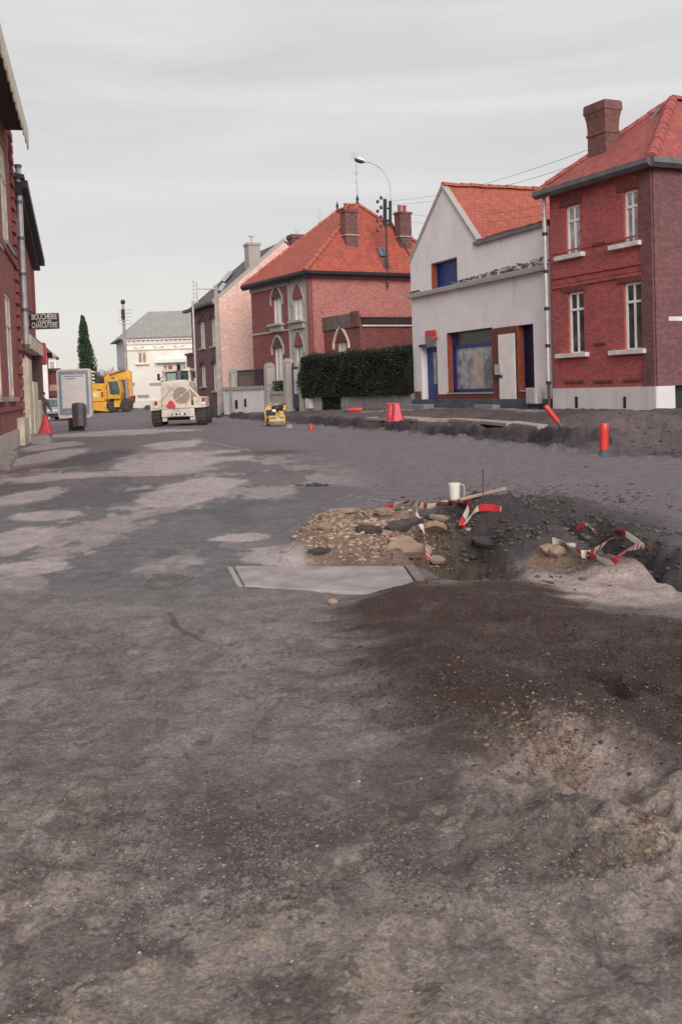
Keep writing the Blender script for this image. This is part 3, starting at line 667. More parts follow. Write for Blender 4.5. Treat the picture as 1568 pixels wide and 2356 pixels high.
q = MB(); q.fbox(FA, uR-.45, uR, z_pl, z_eA-.02, 0, .05); q.fbox(FB_, 0, 1.1, z_pl, z_eA-.02, 0, .05); q.build('corner_pilaster', M_['brick_corner_shade'], house)
# roof
ov = .30
mid = FA.pt(uR/2, 0); Fm = Face(mid.xy, bk)
ua, za = Fm.hit(1545, 228); ap = Fm.pt(ua, za)
eL = FA.pt(-ov, z_eA+.05, ov); eR = FA.pt(uR+ov, z_eA+.05, ov)
bL = FA.pt(-ov, z_eA+.05, -DEPTH-ov); bR = FA.pt(uR+ov, z_eA+.05, -DEPTH-ov); rb = Fm.pt(DEPTH-ua, za)
q = MB(); slab(q, [eL, eR, ap]); slab(q, [eR, bR, rb, ap]); slab(q, [bL, eL, ap, rb]); slab(q, [bR, bL, rb])
roof = q.build('roof', M_['tile_red'], house)
ridge(house, eR, ap, M_['tile_red'], .15); ridge(house, eL, ap, M_['tile_red'], .12); ridge(house, ap, rb, M_['tile_red'], .14)
q = MB()
for a, b_ in ((eL, eR), (eR, bR)):
    d = (b_-a).normalized(); side = Vector((d.y, -d.x, 0));
    if side.dot(Vector((FA.n.x, FA.n.y, 0)) if a is eL else Vector((FB_.n.x, FB_.n.y, 0))) < 0: side = -side
    q.prism([a+Vector((0,0,-.24)), a+Vector((0,0,-.02)), a+side*.14+Vector((0,0,.0)), a+side*.14+Vector((0,0,-.14))], b_-a)
q.build('gutter', M_['gutter'], house)
q = MB(); q.prism([eL+Vector((0,0,-.13)), eR+Vector((0,0,-.13)), FA.pt(uR,z_eA-.08,0), FA.pt(0,z_eA-.08,0)], (0,0,.04)); q.prism([eR+Vector((0,0,-.13)), bR+Vector((0,0,-.13)), FA.pt(uR,z_eA-.08,-DEPTH), FA.pt(uR,z_eA-.08,0)], (0,0,.04))
q.build('soffit', M_['soffit'], house)
# tapering chimney
cc = P(1393, 380, 30.9); Fc = Face(cc.xy, FA.d); Fc.n = FA.n.copy()
wl, wr = .82, .52
def chimney(root, cpt, F, wl, wr, z0, prof, matr, name='chimney'):
    q = MB(); prev = None
    for z, g_ in prof:
        ring = [F.pt(g_,z,g_), F.pt(-wl-g_,z,g_), F.pt(-wl-g_,z,-wr-g_), F.pt(g_,z,-wr-g_)]
        if prev: q.add(prev+ring, [[i,(i+1)%4,4+(i+1)%4,4+i] for i in range(4)])
        prev = ring
    q.poly(prev)
    return q.build(name, matr, root)
zt = P(1395, 228, 30.9).z; zbm = P(1395, 385, 30.9).z
chimney(house, cc, Fc, wl, wr, 0, [(zbm-1.2,0),(zt-.98,0),(zt-.96,.03),(zt-.9,.03),(zt-.88,0),(zt-.75,0),(zt-.5,.02),(zt-.3,.06),(zt-.27,.085),(zt-.05,.075),(zt,.05)], M_['brick_chim'])
q = MB(); q.tube(cc+Vector((.1,.5,-.2)), ap+Vector((-.5,-.4,-.35)), .06, 6); q.build('flashing', M_['gutter'], house)
# down pipe between the houses, in short lengths
pp = thing('drain_pipe', 'grey metal drain pipe running down between the white house and the red brick house', 'pipe', FA.pt(-.12, ZA-.1, .12))
pz = list(np.linspace(ZA-.3, z_eA-.1, 7))
for i in range(6):
    MB().tube(FA.pt(-.12,pz[i]+.03,.12), FA.pt(-.12,pz[i+1]-.03,.12), .065 if i else .05, 10).build('pipe_length', M_['gutter_lt'] if i else M_['pole'], pp)
for z in pz[1:-1]: MB().tube(FA.pt(-.12,z-.05,.12), FA.pt(-.12,z+.05,.12), .085, 10).build('pipe_collar', M_['metal_dk'], pp)

# ================================================================== WHITE SHOP HOUSE
dW = (.406, -1); W1 = P(1268, 937, 32.4)
FW = Face((W1.x, W1.y), dW); FW = FW if FW.n.y < 0 else Face((W1.x, W1.y), dW, True)
u_l = FW.hit(949, 800)[0]
FW.O = FW.pt(u_l, 0).xy; UW = -u_l; ZW = FW.hit(950, 938)[1]
shop = thing('white_house', 'white rendered house with steep gable, blue shop window and orange roof', 'house', FW.pt(0, ZW))
zE = FW.hit(1098, 560)[1]; uP, zP = FW.hit(1017, 434); uV = FW.hit(1098, 560)[0]
wu = FW.rect(992,1051,598,661); dr = FW.rect(970,1006,798,918); sw = FW.rect(1029,1133,759,902); bw = FW.rect(1190,1227,746,897)
zbse = FW.hit(1100, 918)[1]; dr = (dr[0], dr[1], zbse, dr[3])
q = MB(); q.wall(FW, 0, UW, zbse, zE, [wu, dr, sw, bw], .3)
q.poly([FW.pt(0,zE), FW.pt(uV,zE), FW.pt(uP,zP)])
WD = 11.0
bkW = Vector((-FW.n.x, -FW.n.y))
for u in (0, UW): Fs = Face(FW.pt(u,0).xy, bkW); q.wall(Fs, 0, WD, ZW-.5, zE)
Fs = Face(FW.pt(0,0,-WD).xy, FW.d); q.wall(Fs, 0, UW, ZW-.5, zE); q.poly([FW.pt(0,zE,-WD), FW.pt(uV,zE,-WD), FW.pt(uP,zP,-WD)])
q.poly([FW.pt(uV,zE-.02,-.25), FW.pt(UW,zE-.02,-.25), FW.pt(UW,zE-.02,-WD), FW.pt(uV,zE-.02,-WD)])
q.build('wall', M_['white_wall'], shop)
q = MB(); dl = Vector((FW.pt(0,zE)-FW.pt(uP,zP))); dr_ = FW.pt(uV,zE)-FW.pt(uP,zP)
el = FW.pt(uP,zP)+dl*1.03; er = FW.pt(uP,zP)+dr_*1.0; bv = Vector((bkW.x, bkW.y, 0))
up = Vector((0,0,.12))
slab(q, [FW.pt(uP,zP,.0)+up-bv*(-.2), el+up+bv*.2, el+up+bv*WD, FW.pt(uP,zP)+up+bv*WD], .12)
slab(q, [FW.pt(uP,zP,.0)+up+bv*.2, er+dr_*.75+up+bv*.2, er+dr_*.75+up+bv*WD, FW.pt(uP,zP)+up+bv*WD], .12)
q.build('roof', M_['tile_or2'], shop)
ridge(shop, FW.pt(uP,zP+.14), FW.pt(uP,zP+.14)+bv*WD, M_['tile_or2'], .13)
q = MB()                                                            # gable coping and parapet edge
q.prism([FW.pt(uP,zP,-.2)-dl*.0, FW.pt(uP,zP,.05), FW.pt(uP,zP+.16,.05), FW.pt(uP,zP+.16,-.2)], dl*1.02)
q.prism([FW.pt(uP,zP,-.2), FW.pt(uP,zP,.05), FW.pt(uP,zP+.16,.05), FW.pt(uP,zP+.16,-.2)], dr_)
q.build('gable_coping', M_['stone_gray'], shop)
MB().fbox(FW, uV-.15, UW, zE-.06, zE+.06, -.28, .12).build('parapet_edge', M_['gutter'], shop)
for k in range(16):
    a = uV+(UW-uV)*k/16; MB().fbox(FW, a+.01, a+(UW-uV)/16-.01, zE+.062, zE+.11+random.uniform(0,.05), -.25, .03+random.uniform(0,.05)).build('edge_tile', M_['brick_chim'], shop)
uL0, zL0 = FW.hit(949, 685); uL1, zL1 = FW.hit(1249, 612)
q = MB(); zl = (zL0+zL1)/2; q.fbox(FW, 0, UW, zl-.10, zl+.05, 0, .20); q.fbox(FW, 0, UW, zl+.05, zl+.09, 0, .14); q.build('ledge', M_['stone_gray'], shop, edge=.015)
# moss and dirt growing above the ledge: thin uneven crust
q = MB()
for k in range(520):
    u = random.choice([random.uniform(0,.8), random.uniform(UW*.35, UW)]); h_ = random.uniform(.015,.045)
    q.blob(FW.pt(u, zl+.09+random.random()**2*(.10+.28*max(0,(u/UW-.3))), .01), h_, 0, jit=.3, sq=(2.0,2.0,.6))
stuff(q.build('moss', plain('grey moss', (.20,.195,.18), 1, dirt=(.42,.40,.38), dirt_amt=.8, scale=9), shop))
window(shop, FW, wu, .28, 'blue', 'blue', False, None, .05, 'shutter')
MB().fbox(FW, wu[0]+.003, wu[0]+.03, wu[2]+.003, wu[3]-.003, -.27, .01).build('window_jamb', M_['brick_or'], shop)
q = MB(); a_ = FW.hit(985, 860)[0]
q.fbox(FW, dr[0], dr[1], dr[2], dr[3], -.29, -.25)
dd = q.build('door', M_['blue'], shop); dd['label'] = 'narrow blue front door'
MB().fbox(FW, dr[0]+.42*(dr[1]-dr[0]), dr[0]+.62*(dr[1]-dr[0]), dr[2]+.6, dr[3]-.2, -.25, -.235).build('door_pane', M_['shopglass'], shop)
r = FW.rect(982,1004,760,797); q = MB(); q.fbox(FW, r[0], r[1], r[2], r[2]+(r[3]-r[2])*.62, .03, .09, 0); q.fbox(FW, r[0], r[1], r[2]+(r[3]-r[2])*.62, r[3], .03, .09, 1)
q.build('sign_panel', [plain('grey sign', (.22,.19,.20), .6), M_['tape_r']], shop)
r = FW.rect(969,984,794,798); MB().fbox(FW, r[0]-.05, r[1], r[2], r[3]+.03, 0, .1).build('door_hood', M_['metal_dk'], shop)
q = MB(); u, z = FW.hit(1006, 776); q.tube(FW.pt(u,z,.02), FW.pt(u+.28,z-.02,.3), .03, 8); q.tube(FW.pt(u+.28,z-.02,.3), FW.pt(u+.36,z-.02,.38), .055, 8); q.build('sign_bracket', M_['red_pl'], shop)
# shop window
a, b_, c, d = sw
MB().fbox(FW, a+.003, a+.04, c+.003, d-.003, -.29, .006).build('shop_jamb', M_['brick_or'], shop)
q = MB(); fw = .13; zt_ = c+(d-c)*.76
for (x0,x1,z0,z1) in [(a+.06,a+.06+fw*1.6,c,d),(b_-fw*.4,b_,c,d),(a+.06,b_,c,c+fw*.9),(a+.06,b_,d-fw*.4,d),(a+.06,b_,zt_-fw*.6,zt_+fw*.4)]: q.fbox(FW, x0, x1, z0, z1, -.28+random.uniform(0,.004), -.2)
q.build('shop_window', M_['blue'], shop)
MB().fbox(FW, a+.06, b_, c, zt_, -.27, -.25).build('shop_pane', M_['shopglass'], shop)
q = MB(); q.fbox(FW, a+.06, b_, zt_, d, -.27, -.25)
q.build('transom_pane', plain('dark brown glass', (.04,.025,.02), .3), shop)
MB().fbox(FW, a+(b_-a)*.45, a+(b_-a)*.66, c+.15, c+(d-c)*.55, -.25, -.244).build('pasted_poster', M_['paper'], shop)
MB().fbox(FW, a+(b_-a)*.73, a+(b_-a)*.88, c+.45, c+(d-c)*.52, -.25, -.244).build('pasted_notice', plain('grey notice', (.2,.22,.26), .6), shop)
MB().fbox(FW, a-.03, b_, c-.06, c, -.28, .06).build('shop_sill', M_['stone_gray'], shop)
# brick facing, 25 mm proud
q = MB()
pr = FW.rect(1131,1190,746,918); u_p0 = b_+.0; u_d = FW.rect(1150,1187,768,917)
uB = FW.hit(1006.5, 910)[0]; uE = FW.hit(1227, 910)[0]
q.fbox(FW, uB, b_, zbse, c-.06, 0, .03); q.fbox(FW, b_+.002, bw[0], zbse, bw[3], 0, .03); q.fbox(FW, bw[0]+.002, uE, zbse, bw[2]-.01, 0, .03); q.build('brick_facing', M_['brick_shop'], shop)
MB().fbox(FW, bw[0]+.003, bw[0]+.035, bw[2], bw[3]-.003, -.29, .028).build('brick_jamb', M_['brick_or'], shop)
window(shop, FW, (bw[0]+.04,bw[1],bw[2],bw[3]), .28, 'navy', 'navy', False, None, .06)
MB().fbox(FW, bw[0]+.2, bw[1], bw[2]-.05, bw[2], -.2, .07).build('sill', M_['stone_gray'], shop)
o = MB().fbox(FW, u_d[0], u_d[1], zbse, u_d[3], .03, .07).build('shop_door', M_['white'], shop, edge=.01); o['label'] = 'plain white shop door'
r = FW.rect(1146,1158,838,868); q = MB(); q.fbox(FW, r[0], r[1], r[2]+.1, r[3], .03, .16, 0); q.fbox(FW, r[0], r[1], r[2], r[2]+.06, .03, .12, 1); q.build('letter_box', [M_['gutter_lt'], M_['metal_dk']], shop)
r = FW.rect(955,969,900,919); MB().fbox(FW, *r, 0, .03).build('brick_patch', M_['brick_purple'], shop)
MB().fbox(FW, -.02, UW+.02, ZW-.5, zbse, -.3, .10).build('painted_base', M_['base_gray'], shop, edge=.02)
r = FW.hit(1003, 930)[0]; MB().fbox(FW, .1, r, ZW-.4, ZW+.16, .1, .55).build('step', M_['conc_gray'], shop, edge=.02)
r = FW.rect(1110,1156,930,935); MB().fbox(FW, r[0], r[1], ZW-.4, r[3], .1, .4).build('step', M_['conc_gray'], shop, edge=.02)
r = FW.rect(1230,1253,891,928); mb_ = thing('meter_box', 'grey gas meter box at the foot of the white wall beside the drain pipe', 'meter box', FW.pt(r[0], r[2]))
MB().fbox(FW, r[0], r[1], r[2], r[3], .105, .36).build('cabinet', M_['gutter_lt'], mb_, edge=.015); MB().fbox(FW, r[0]+.04, r[1]-.04, r[2]+.05, r[3]-.05, .36, .372).build('lid', M_['gutter_lt'], mb_); MB().fbox(FW, r[0]+.02, r[1]-.02, r[2]-.25, r[2], .12, .3).build('foot', M_['metal_dk'], mb_)

# ================================================================== CENTRE HOUSE (hipped orange roof)
K = P(707, 624, 52.0); dL = (-.568, 1)
FCl = Face(K.xy, dL); FCl = FCl if FCl.n.y < 0 else Face(K.xy, dL, True)
dF = (1, .568); FCf = Face(K.xy, dF); FCf = FCf if FCf.n.y < 0 else Face(K.xy, dF, True)
ZC = .35; zC = K.z-.12
LL = FCl.hit(582, 800)[0]; WW = 9.4
ch = thing('hip_roof_house', 'pink brick villa with orange hipped roof, twin chimneys and arched stone windows', 'house', (K.x, K.y, ZC))
w1 = FCl.rect(627,648,676,745); w2 = FCl.rect(630,651,790,850); w3 = FCl.rect(675,697,672,737); w4 = FCl.rect(679,698,782,828)
def flipr(r): return (min(r[0],r[1]), max(r[0],r[1]), r[2], r[3])
w1, w2, w3, w4 = map(flipr, (w1, w2, w3, w4))
w2 = (w2[0], w2[1], ZC+.6, w2[3]); w4 = (w4[0], w4[1], ZC+.3, w4[3])
us = FCl.hit(667, 720)[0]
q = MB(); q.wall(FCl, us, LL, ZC-.4, zC, [w1, w2], .2); q.build('side_wall', M_['brick_center_shade'], ch)
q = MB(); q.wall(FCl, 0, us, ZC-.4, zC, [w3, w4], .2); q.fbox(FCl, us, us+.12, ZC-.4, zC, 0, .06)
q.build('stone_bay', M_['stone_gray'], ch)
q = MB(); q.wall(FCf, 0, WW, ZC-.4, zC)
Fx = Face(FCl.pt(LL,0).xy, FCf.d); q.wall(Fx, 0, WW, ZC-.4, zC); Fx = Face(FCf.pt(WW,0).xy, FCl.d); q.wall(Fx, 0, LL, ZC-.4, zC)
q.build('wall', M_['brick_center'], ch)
MB().fbox(FCf, -.04, .22, ZC-.3, zC, -.1, .05).build('corner_strip', M_['brick_center_shade'], ch)
for r, pm in ((w1,'shutter'),(w2,'shutter'),(w3,'shutter'),(w4,'glass_lt')):
    window(ch, FCl, r, .16, 'white', pm, True, None, .06)
    rr = (r[1]-r[0])/2
for r, m_ in ((w1,'stone_gray'),(w2,'stone_gray')):
    hood(ch, FCl, r[0]-.1, r[1]+.1, r[3]-.2, .55, .09, .08, M_['stone_gray'], .4, False)
    MB().prism(arch_pts(FCl, r[0]-.1, r[1]+.1, r[3]-.2, .54, .01, 8), Vector((FCl.n.x,FCl.n.y,0))*.03).build('tympanum', M_['brick_dark'], ch)
for r in (w3, w4):
    hood(ch, FCl, r[0]-.08, r[1]+.08, r[3]-.3, .75, .08, .07, M_['concrete'], .35)
    MB().prism(arch_pts(FCl, r[0]-.08, r[1]+.08, r[3]-.3, .73, .01, 8, True), Vector((FCl.n.x,FCl.n.y,0))*.03).build('tympanum', M_['brick_center_shade'], ch)
for r in (w1, w3): sill(ch, FCl, r[0]-.25, r[1]+.25, r[2], .12, .3, 'stone_gray'); MB().fbox(FCl, r[0]-.15, r[1]+.15, r[2]-.42, r[2]-.12, 0, .15).build('sill_bracket', M_['stone_gray'], ch)
zb = FCl.hit(600, 770)[1]; MB().fbox(FCl, us+.12, LL, zb, zb+.1, 0, .06).build('belt_course', M_['stone_gray'], ch)
MB().fbox(FCl, us+.12, LL, zC-.35, zC, 0, .08).build('cornice', M_['stone_gray'], ch)
# roof
ov = .35
cs = FCf.pt(WW/2, 0); Fm = Face(cs.xy, FCl.d)
ua, za = Fm.hit(822, 470); ub, zb2 = Fm.hit(776, 490); ap1 = Fm.pt(ua, za); ap2 = Fm.pt(max(ub, ua+.6), za)
z0 = K.z
def cp(s_, l_): 
    p = Vector((K.x, K.y)) + FCf.d*s_ + FCl.d*l_; return Vector((p.x, p.y, z0))
c1, c2, c3, c4 = cp(-ov,-ov), cp(WW+ov,-ov), cp(WW+ov,LL+ov), cp(-ov,LL+ov)
q = MB(); slab(q, [c1,c2,ap1]); slab(q, [c2,c3,ap2,ap1]); slab(q, [c3,c4,ap2]); slab(q, [c4,c1,ap1,ap2]); q.build('roof', M_['tile_or'], ch)
for a, b_ in ((c1,ap1),(c2,ap1),(ap1,ap2),(c4,ap2)): ridge(ch, a, b_, M_['tile_or2'], .13, .42)
q = MB()
for a, b_, s in ((c1,c2,FCf.n),(c4,c1,FCl.n)):
    sv = Vector((s.x,s.y,0)); q.prism([a+Vector((0,0,-.3)), a+Vector((0,0,-.02)), a+sv*.13, a+sv*.13+Vector((0,0,-.14))], b_-a)
q.build('gutter', M_['metal_dk'], ch)
q = MB(); q.fbox(FCf, -.2, WW+.2, zC-.16, zC+.02, .0, .16); q.build('eave_board', M_['cream'], ch)
q = MB(); q.prism([c+Vector((0,0,-.2)) for c in (c1,c2,c3,c4)], (0,0,.06)); q.build('soffit', M_['soffit'], ch)
for p_, h_ in ((ap1,.7),(ap2,.55)):
    MB().lathe(p_, [(.12,0),(.05,.15),(.09,.3),(.04,.42),(.015,h_)], 10).build('finial', M_['metal_dk'], ch)
for (xc, xr_, yt, yb, pots) in ((796,824,483,600,(801,812,818)), (921,947,487,603,(925,936))):
    Fc = Face(FCf.pt(0,0,-.75).xy, FCf.d); Fc.n = FCf.n.copy()
    u0c = Fc.hit(xc, 560)[0]; u1c = Fc.hit(xr_, 560)[0]; zt = Fc.hit((xc+xr_)/2, yt)[1]; zbb = Fc.hit((xc+xr_)/2, yb)[1]
    q = MB(); q.fbox(Fc, u0c, u1c, zbb-.6, zt, -.55, 0); zm = Fc.hit(xc, (yt+yb)/2-3)[1]
    q.fbox(Fc, u0c-.05, u1c+.05, zt-.12, zt+.003, -.6, .05)
    um = (u0c+u1c)/2; q.fbox(Fc, um-.05, um+.05, zm+.25, zm+.6, 0, .03)
    cho = q.build('chimney', M_['brick_chim'], ch)
    MB().fbox(Fc, u0c-.06, u1c+.06, zm-.06, zm, -.61, .06).build('chimney_band', M_['stone_gray'], ch)
    q = MB(); q.fbox(Fc, u0c-.12, u1c+.12, zbb-.15, zbb+.05, -.2, .12); q.fbox(Fc, u0c-.2, u0c-.02, zbb, zbb+.7, -.75, -.1); q.build('flashing', M_['stone_gray'], ch)
    for px_ in pots:
        u = Fc.hit(px_, yt)[0]; MB().lathe(Fc.pt(u, zt, -.27), [(.11,0),(.10,.3),(.12,.32),(.12,.38)], 10).build('chimney_pot', M_['tile_or2'], ch)
def on_plane(px, py, a, b, c):
    n = (b-a).cross(c-a).normalized(); r = ray(px, py); o = Vector((0,0,EYE)); t = (a-o).dot(n)/r.dot(n); return o+r*t, (n if n.z > 0 else -n)
pts = [on_plane(x_, y_, c1, c2, ap1)[0]+on_plane(x_, y_, c1, c2, ap1)[1]*.06 for x_, y_ in ((865,573),(880,573),(890,592),(873,592))]
q = MB(); q.prism(pts, on_plane(870,580,c1,c2,ap1)[1]*.08); q.build('skylight', glass('blue skylight', (.10,.13,.2)), ch)
pts = [on_plane(x_, y_, c1, c2, ap1)[0] for x_, y_ in ((873,592.5),(890,592.5),(898,616),(882,616))]
MB().prism(pts, on_plane(870,580,c1,c2,ap1)[1]*.03).build('dark_tile_patch', M_['brick_chim'], ch)  # flat darker patch on the tiles just below the skylight
# side annex
an0 = FCf.hit(746, 800)[0]; Pn = FCf.pt(an0, 0)
FAl = Face(Pn.xy, -FCl.d); FAl = FAl if FAl.n.x < 0 else Face(Pn.xy, -FCl.d, True)
ul_ = FAl.hit(829, 800)[0]; zan = FAl.hit(800, 724)[1]
Pc = FAl.pt(ul_, 0); FAf = Face(Pc.xy, FCf.d); FAf.n = FCf.n.copy()
aw = FAl.rect(775,796,772,815); aw = (aw[0], aw[1], ZC+.9, aw[3])
q = MB(); q.wall(FAl, 0, ul_, ZC-.4, zan, [aw], .2); q.wall(FAf, 0, 5.2, ZC-.4, zan-.1); q.poly([FAl.pt(0,zan-.12), Pc+Vector((0,0,zan-.12)), FAf.pt(5.2,zan-.12), FAf.pt(5.2,zan-.12,-ul_)])
annex = q.build('annex', M_['brick_center_shade'], ch)
zc0 = FAl.hit(800, 754)[1]
MB().fbox(FAl, -.05, ul_*.8, zc0, zan+.04, 0, .08).build('annex_fascia', plain('slate grey fascia', (.15,.125,.115), .8), ch)
MB().fbox(FAl, ul_*.8, ul_, zc0, zan+.12, .0, .1).build('annex_pier', M_['brick_chim'], ch)
zf1 = FAf.hit(880, 730)[1]; zf0 = FAf.hit(880, 745)[1]
MB().fbox(FAf, .1, 5.2, zf0, zf1, 0, .1).build('annex_fascia', plain('dark opening', (.035,.022,.022), .6), ch)  # dark opening under the annex roof edge, laid on as a dark strip
MB().fbox(FAf, 0, 5.2, zf1, zf1+.12, 0, .16).build('annex_coping', M_['brick_center'], ch)
MB().fbox(FAf, .1, 5.2, zf0-.12, zf0-.05, 0, .12).build('fascia_rail', M_['cream'], ch)
window(ch, FAl, aw, .15, 'white', 'shutter', False, None, .05)
hood(ch, FAl, aw[0]-.25, aw[1]+.25, aw[3]-.35, .7, .10, .08, M_['cream'], .3, False); MB().prism(arch_pts(FAl, aw[0]-.1, aw[1]+.1, aw[3]-.3, .4, .005, 8), Vector((FAl.n.x,FAl.n.y,0))*.02).build('tympanum', M_['brick_shop'], ch)

# ================================================================== PALE GABLE / DARK FRONT HOUSE
Kc = P(505, 800, 62.0); dD = (-.415, 1)
FD = Face(Kc.xy, dD); FD = FD if FD.n.y < 0 else Face(Kc.xy, dD, True)
FG = Face(Kc.xy, (1, .415)); FG = FG if FG.n.y < 0 else Face(Kc.xy, (1,.415), True)
ZD = .35; zD = FG.hit(505, 690)[1]; uD = FD.hit(444, 830)[0]
gh = thing('gable_house', 'old brick house with pale pink gable wall, dark street front and slate roof', 'house', (Kc.x, Kc.y, ZD))
ug, zg = FG.hit(655, 556)
Wd = [flipr(FD.rect(*r)) for r in ((460,471,741,801),(486,496,733,796),(463,473,841,889),(490,500,836,899))]
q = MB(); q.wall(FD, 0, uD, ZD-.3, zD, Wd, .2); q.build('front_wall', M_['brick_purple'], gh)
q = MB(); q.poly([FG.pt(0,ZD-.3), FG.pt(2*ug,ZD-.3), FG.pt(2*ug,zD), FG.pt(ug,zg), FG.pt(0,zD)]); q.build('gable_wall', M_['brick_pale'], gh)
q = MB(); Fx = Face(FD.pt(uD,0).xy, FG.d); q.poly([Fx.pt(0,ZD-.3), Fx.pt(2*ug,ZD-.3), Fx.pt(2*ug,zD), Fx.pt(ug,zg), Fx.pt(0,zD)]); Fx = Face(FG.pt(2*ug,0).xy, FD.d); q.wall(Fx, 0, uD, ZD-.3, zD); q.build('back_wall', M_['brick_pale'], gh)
for r in Wd:
    window(gh, FD, r, .14, 'white', 'glass_lt', True, None, .08)
    hood(gh, FD, r[0]-.1, r[1]+.1, r[3], .2, .22, .07, M_['brick_dark'], 0, False, 'window_arch'); sill(gh, FD, r[0]-.2, r[1]+.2, r[2], .1, .12, 'stone_gray')
ext = Vector((FD.d.x, FD.d.y, 0))
rl, rr_, rt = FG.pt(-.3, zD-.3*(zg-zD)/ug+.1), FG.pt(2*ug+.3, zD), FG.pt(ug, zg+.1)
q = MB(); slab(q, [rl+ext*.3, rt+ext*.3, rt+ext*(uD+.3), rl+ext*(uD+.3)], .14); slab(q, [rr_, rt, rt+ext*(uD+.3), rr_+ext*(uD+.3)], .14); q.build('roof', M_['slate'], gh)
q = MB(); q.prism([rl+Vector((0,0,-.1)), rl+Vector((0,0,.16)), rl+ext*.32+Vector((0,0,.16)), rl+ext*.32+Vector((0,0,-.1))], rt-rl); q.build('verge_coping', M_['stone_gray'], gh)
q = MB(); q.prism([rl+Vector((0,0,-.15)), rl+Vector((0,0,.05)), rl+Vector((-.2,-.05,.05)), rl+Vector((-.2,-.05,-.1))], ext*(uD+.3)); q.build('gutter', M_['metal_dk'], gh)
for (x0,x1,ya,yb) in ((512,538,628,650),(505,524,656,672)):
    pl = [on_plane(x_, y_, rl, rt, rt+ext)[0] for x_, y_ in ((x0,yb),(x0+8,yb+2),(x1,ya+2),(x1-7,ya-1))]; nrm = on_plane(x0, yb, rl, rt, rt+ext)[1]
    MB().prism([p+nrm*.12 for p in pl], nrm*.08).build('skylight', M_['gutter_lt'], gh)
cc2 = P(573, 600, 64.0); Fc = Face(cc2.xy, FG.d); Fc.n = FG.n.copy(); wch = Fc.hit(599, 600)[0]; zt = Fc.hit(585, 558)[1]
q = MB(); q.fbox(Fc, 0, wch, zt-2.6, zt, -.9, 0); q.fbox(Fc, -.06, wch+.06, zt-.15, zt+.003, -.96, .06); q.build('chimney', M_['stone_gray'], gh)
q = MB(); q.tube(Fc.pt(wch*.45,zt,-.4), Fc.pt(wch*.45,zt+.45,-.4), .06, 8); q.fbox(Fc, wch*.45-.2, wch*.45+.2, zt+.42, zt+.48, -.5, -.3); q.build('cowl', M_['gutter_lt'], gh)
cc3 = P(672, 560, 66.0); Fc = Face(cc3.xy, FG.d); Fc.n = FG.n.copy(); wch = Fc.hit(705, 560)[0]; zt = Fc.hit(688, 539)[1]
q = MB(); q.fbox(Fc, 0, wch, zt-3, zt, -.9, 0); q.fbox(Fc, -.06, wch+.06, zt-.25, zt+.003, -.96, .06); q.build('chimney', M_['brick_chim'], gh)
MB().tube(Fc.pt(wch*.5,zt,-.4), Fc.pt(wch*.5,zt+.35,-.4), .08, 8).build('cowl', M_['gutter_lt'], gh)
# low extension left of it
q = MB(); a0 = FD.hit(431, 860)[0]; ze = FD.hit(438, 817)[1]; q.fbox(FD, uD, a0, ZD-.3, ze, -3, 0); q.fbox(FD, uD, a0+.1, ze, ze+.15, -3.1, .1); q.build('side_extension', M_['brick_purple'], gh)

# ================================================================== END WHITE HOUSE
YE = 85.0; KE = P(293, 900, YE); ZE = .30
FE = Face(KE.xy, (1, .05)); FE = FE if FE.n.y < 0 else Face(KE.xy, (1,.05), True)
FEs = Face(KE.xy, (-.32, 1)); FEs.n = Vector((-1,-.32)).normalized()
zEe = FE.hit(300, 778)[1]; eh = thing('cream_house', 'cream white rendered house with grey slate roof closing the end of the street', 'house', (KE.x, KE.y, ZE))
ww = [FE.rect(317,338,809,836), FE.rect(375,396,838,872), FE.rect(410,430,838,872)]
q = MB(); q.wall(FE, 0, 8.5, ZE-.3, zEe, ww, .2); q.build('wall', M_['far_white'], eh)
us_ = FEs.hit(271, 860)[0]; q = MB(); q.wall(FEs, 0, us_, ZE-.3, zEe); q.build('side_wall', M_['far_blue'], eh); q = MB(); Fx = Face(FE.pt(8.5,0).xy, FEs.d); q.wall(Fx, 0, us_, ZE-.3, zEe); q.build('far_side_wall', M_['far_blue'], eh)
for i, r in enumerate(ww): window(eh, FE, r, .12, 'white', 'paper' if i == 0 else 'glass_lt', True, None, .1); sill(eh, FE, r[0]-.2, r[1]+.2, r[2], .12, .2, 'cream')
r = ww[0]; MB().fbox(FE, r[0]+.08, (r[0]+r[1])/2-.08, r[2]+.08, r[3]-.1, -.1, -.05).build('shutter', plain('brown shutter', (.42,.26,.2), .7), eh); MB().fbox(FE, (r[0]+r[1])/2+.08, r[1]-.08, r[2]+.08, r[3]-.1, -.1, -.05).build('shutter', bpy.data.materials['brown shutter'], eh)
q = MB(); za_, zb_ = FE.hit(300,806)[1], FE.hit(300,783)[1]
q.fbox(FE, -.15, 8.6, zEe-.2, zEe, 0, .3); q.fbox(FE, 0, 8.5, zb_-.35, zb_-.28, 0, .12); q.fbox(FE, 0, 8.5, za_, za_+.1, 0, .14)
for i in range(22): q.fbox(FE, .1+i*.38, .28+i*.38, zEe-.45, zEe-.2, 0, .16)
q.build('cornice', M_['far_white'], eh)
q = MB()
for i in range(5):
    for k in range(7): q.blob(FE.pt(.7+i*1.65+k*.13, (za_+zb_)/2-.15-.12*math.sin(k/6*math.pi), .03), .10, jit=.1, sq=(1,.5,.9))
q.build('frieze_garland', M_['cream'], eh)
for (x0,x1,yy) in ((317,343,911),(345,372,883),(295,311,883)):
    r = FE.rect(x0, x1, yy-3, yy+3); MB().fbox(FE, *r, 0, .06).build('slot', M_['stone_gray'], eh)
z1 = FE.hit(300,922)[1]; MB().fbox(FE, -.05, 8.5, ZE-.3, z1, 0, .08).build('plinth', M_['far_white'], eh)
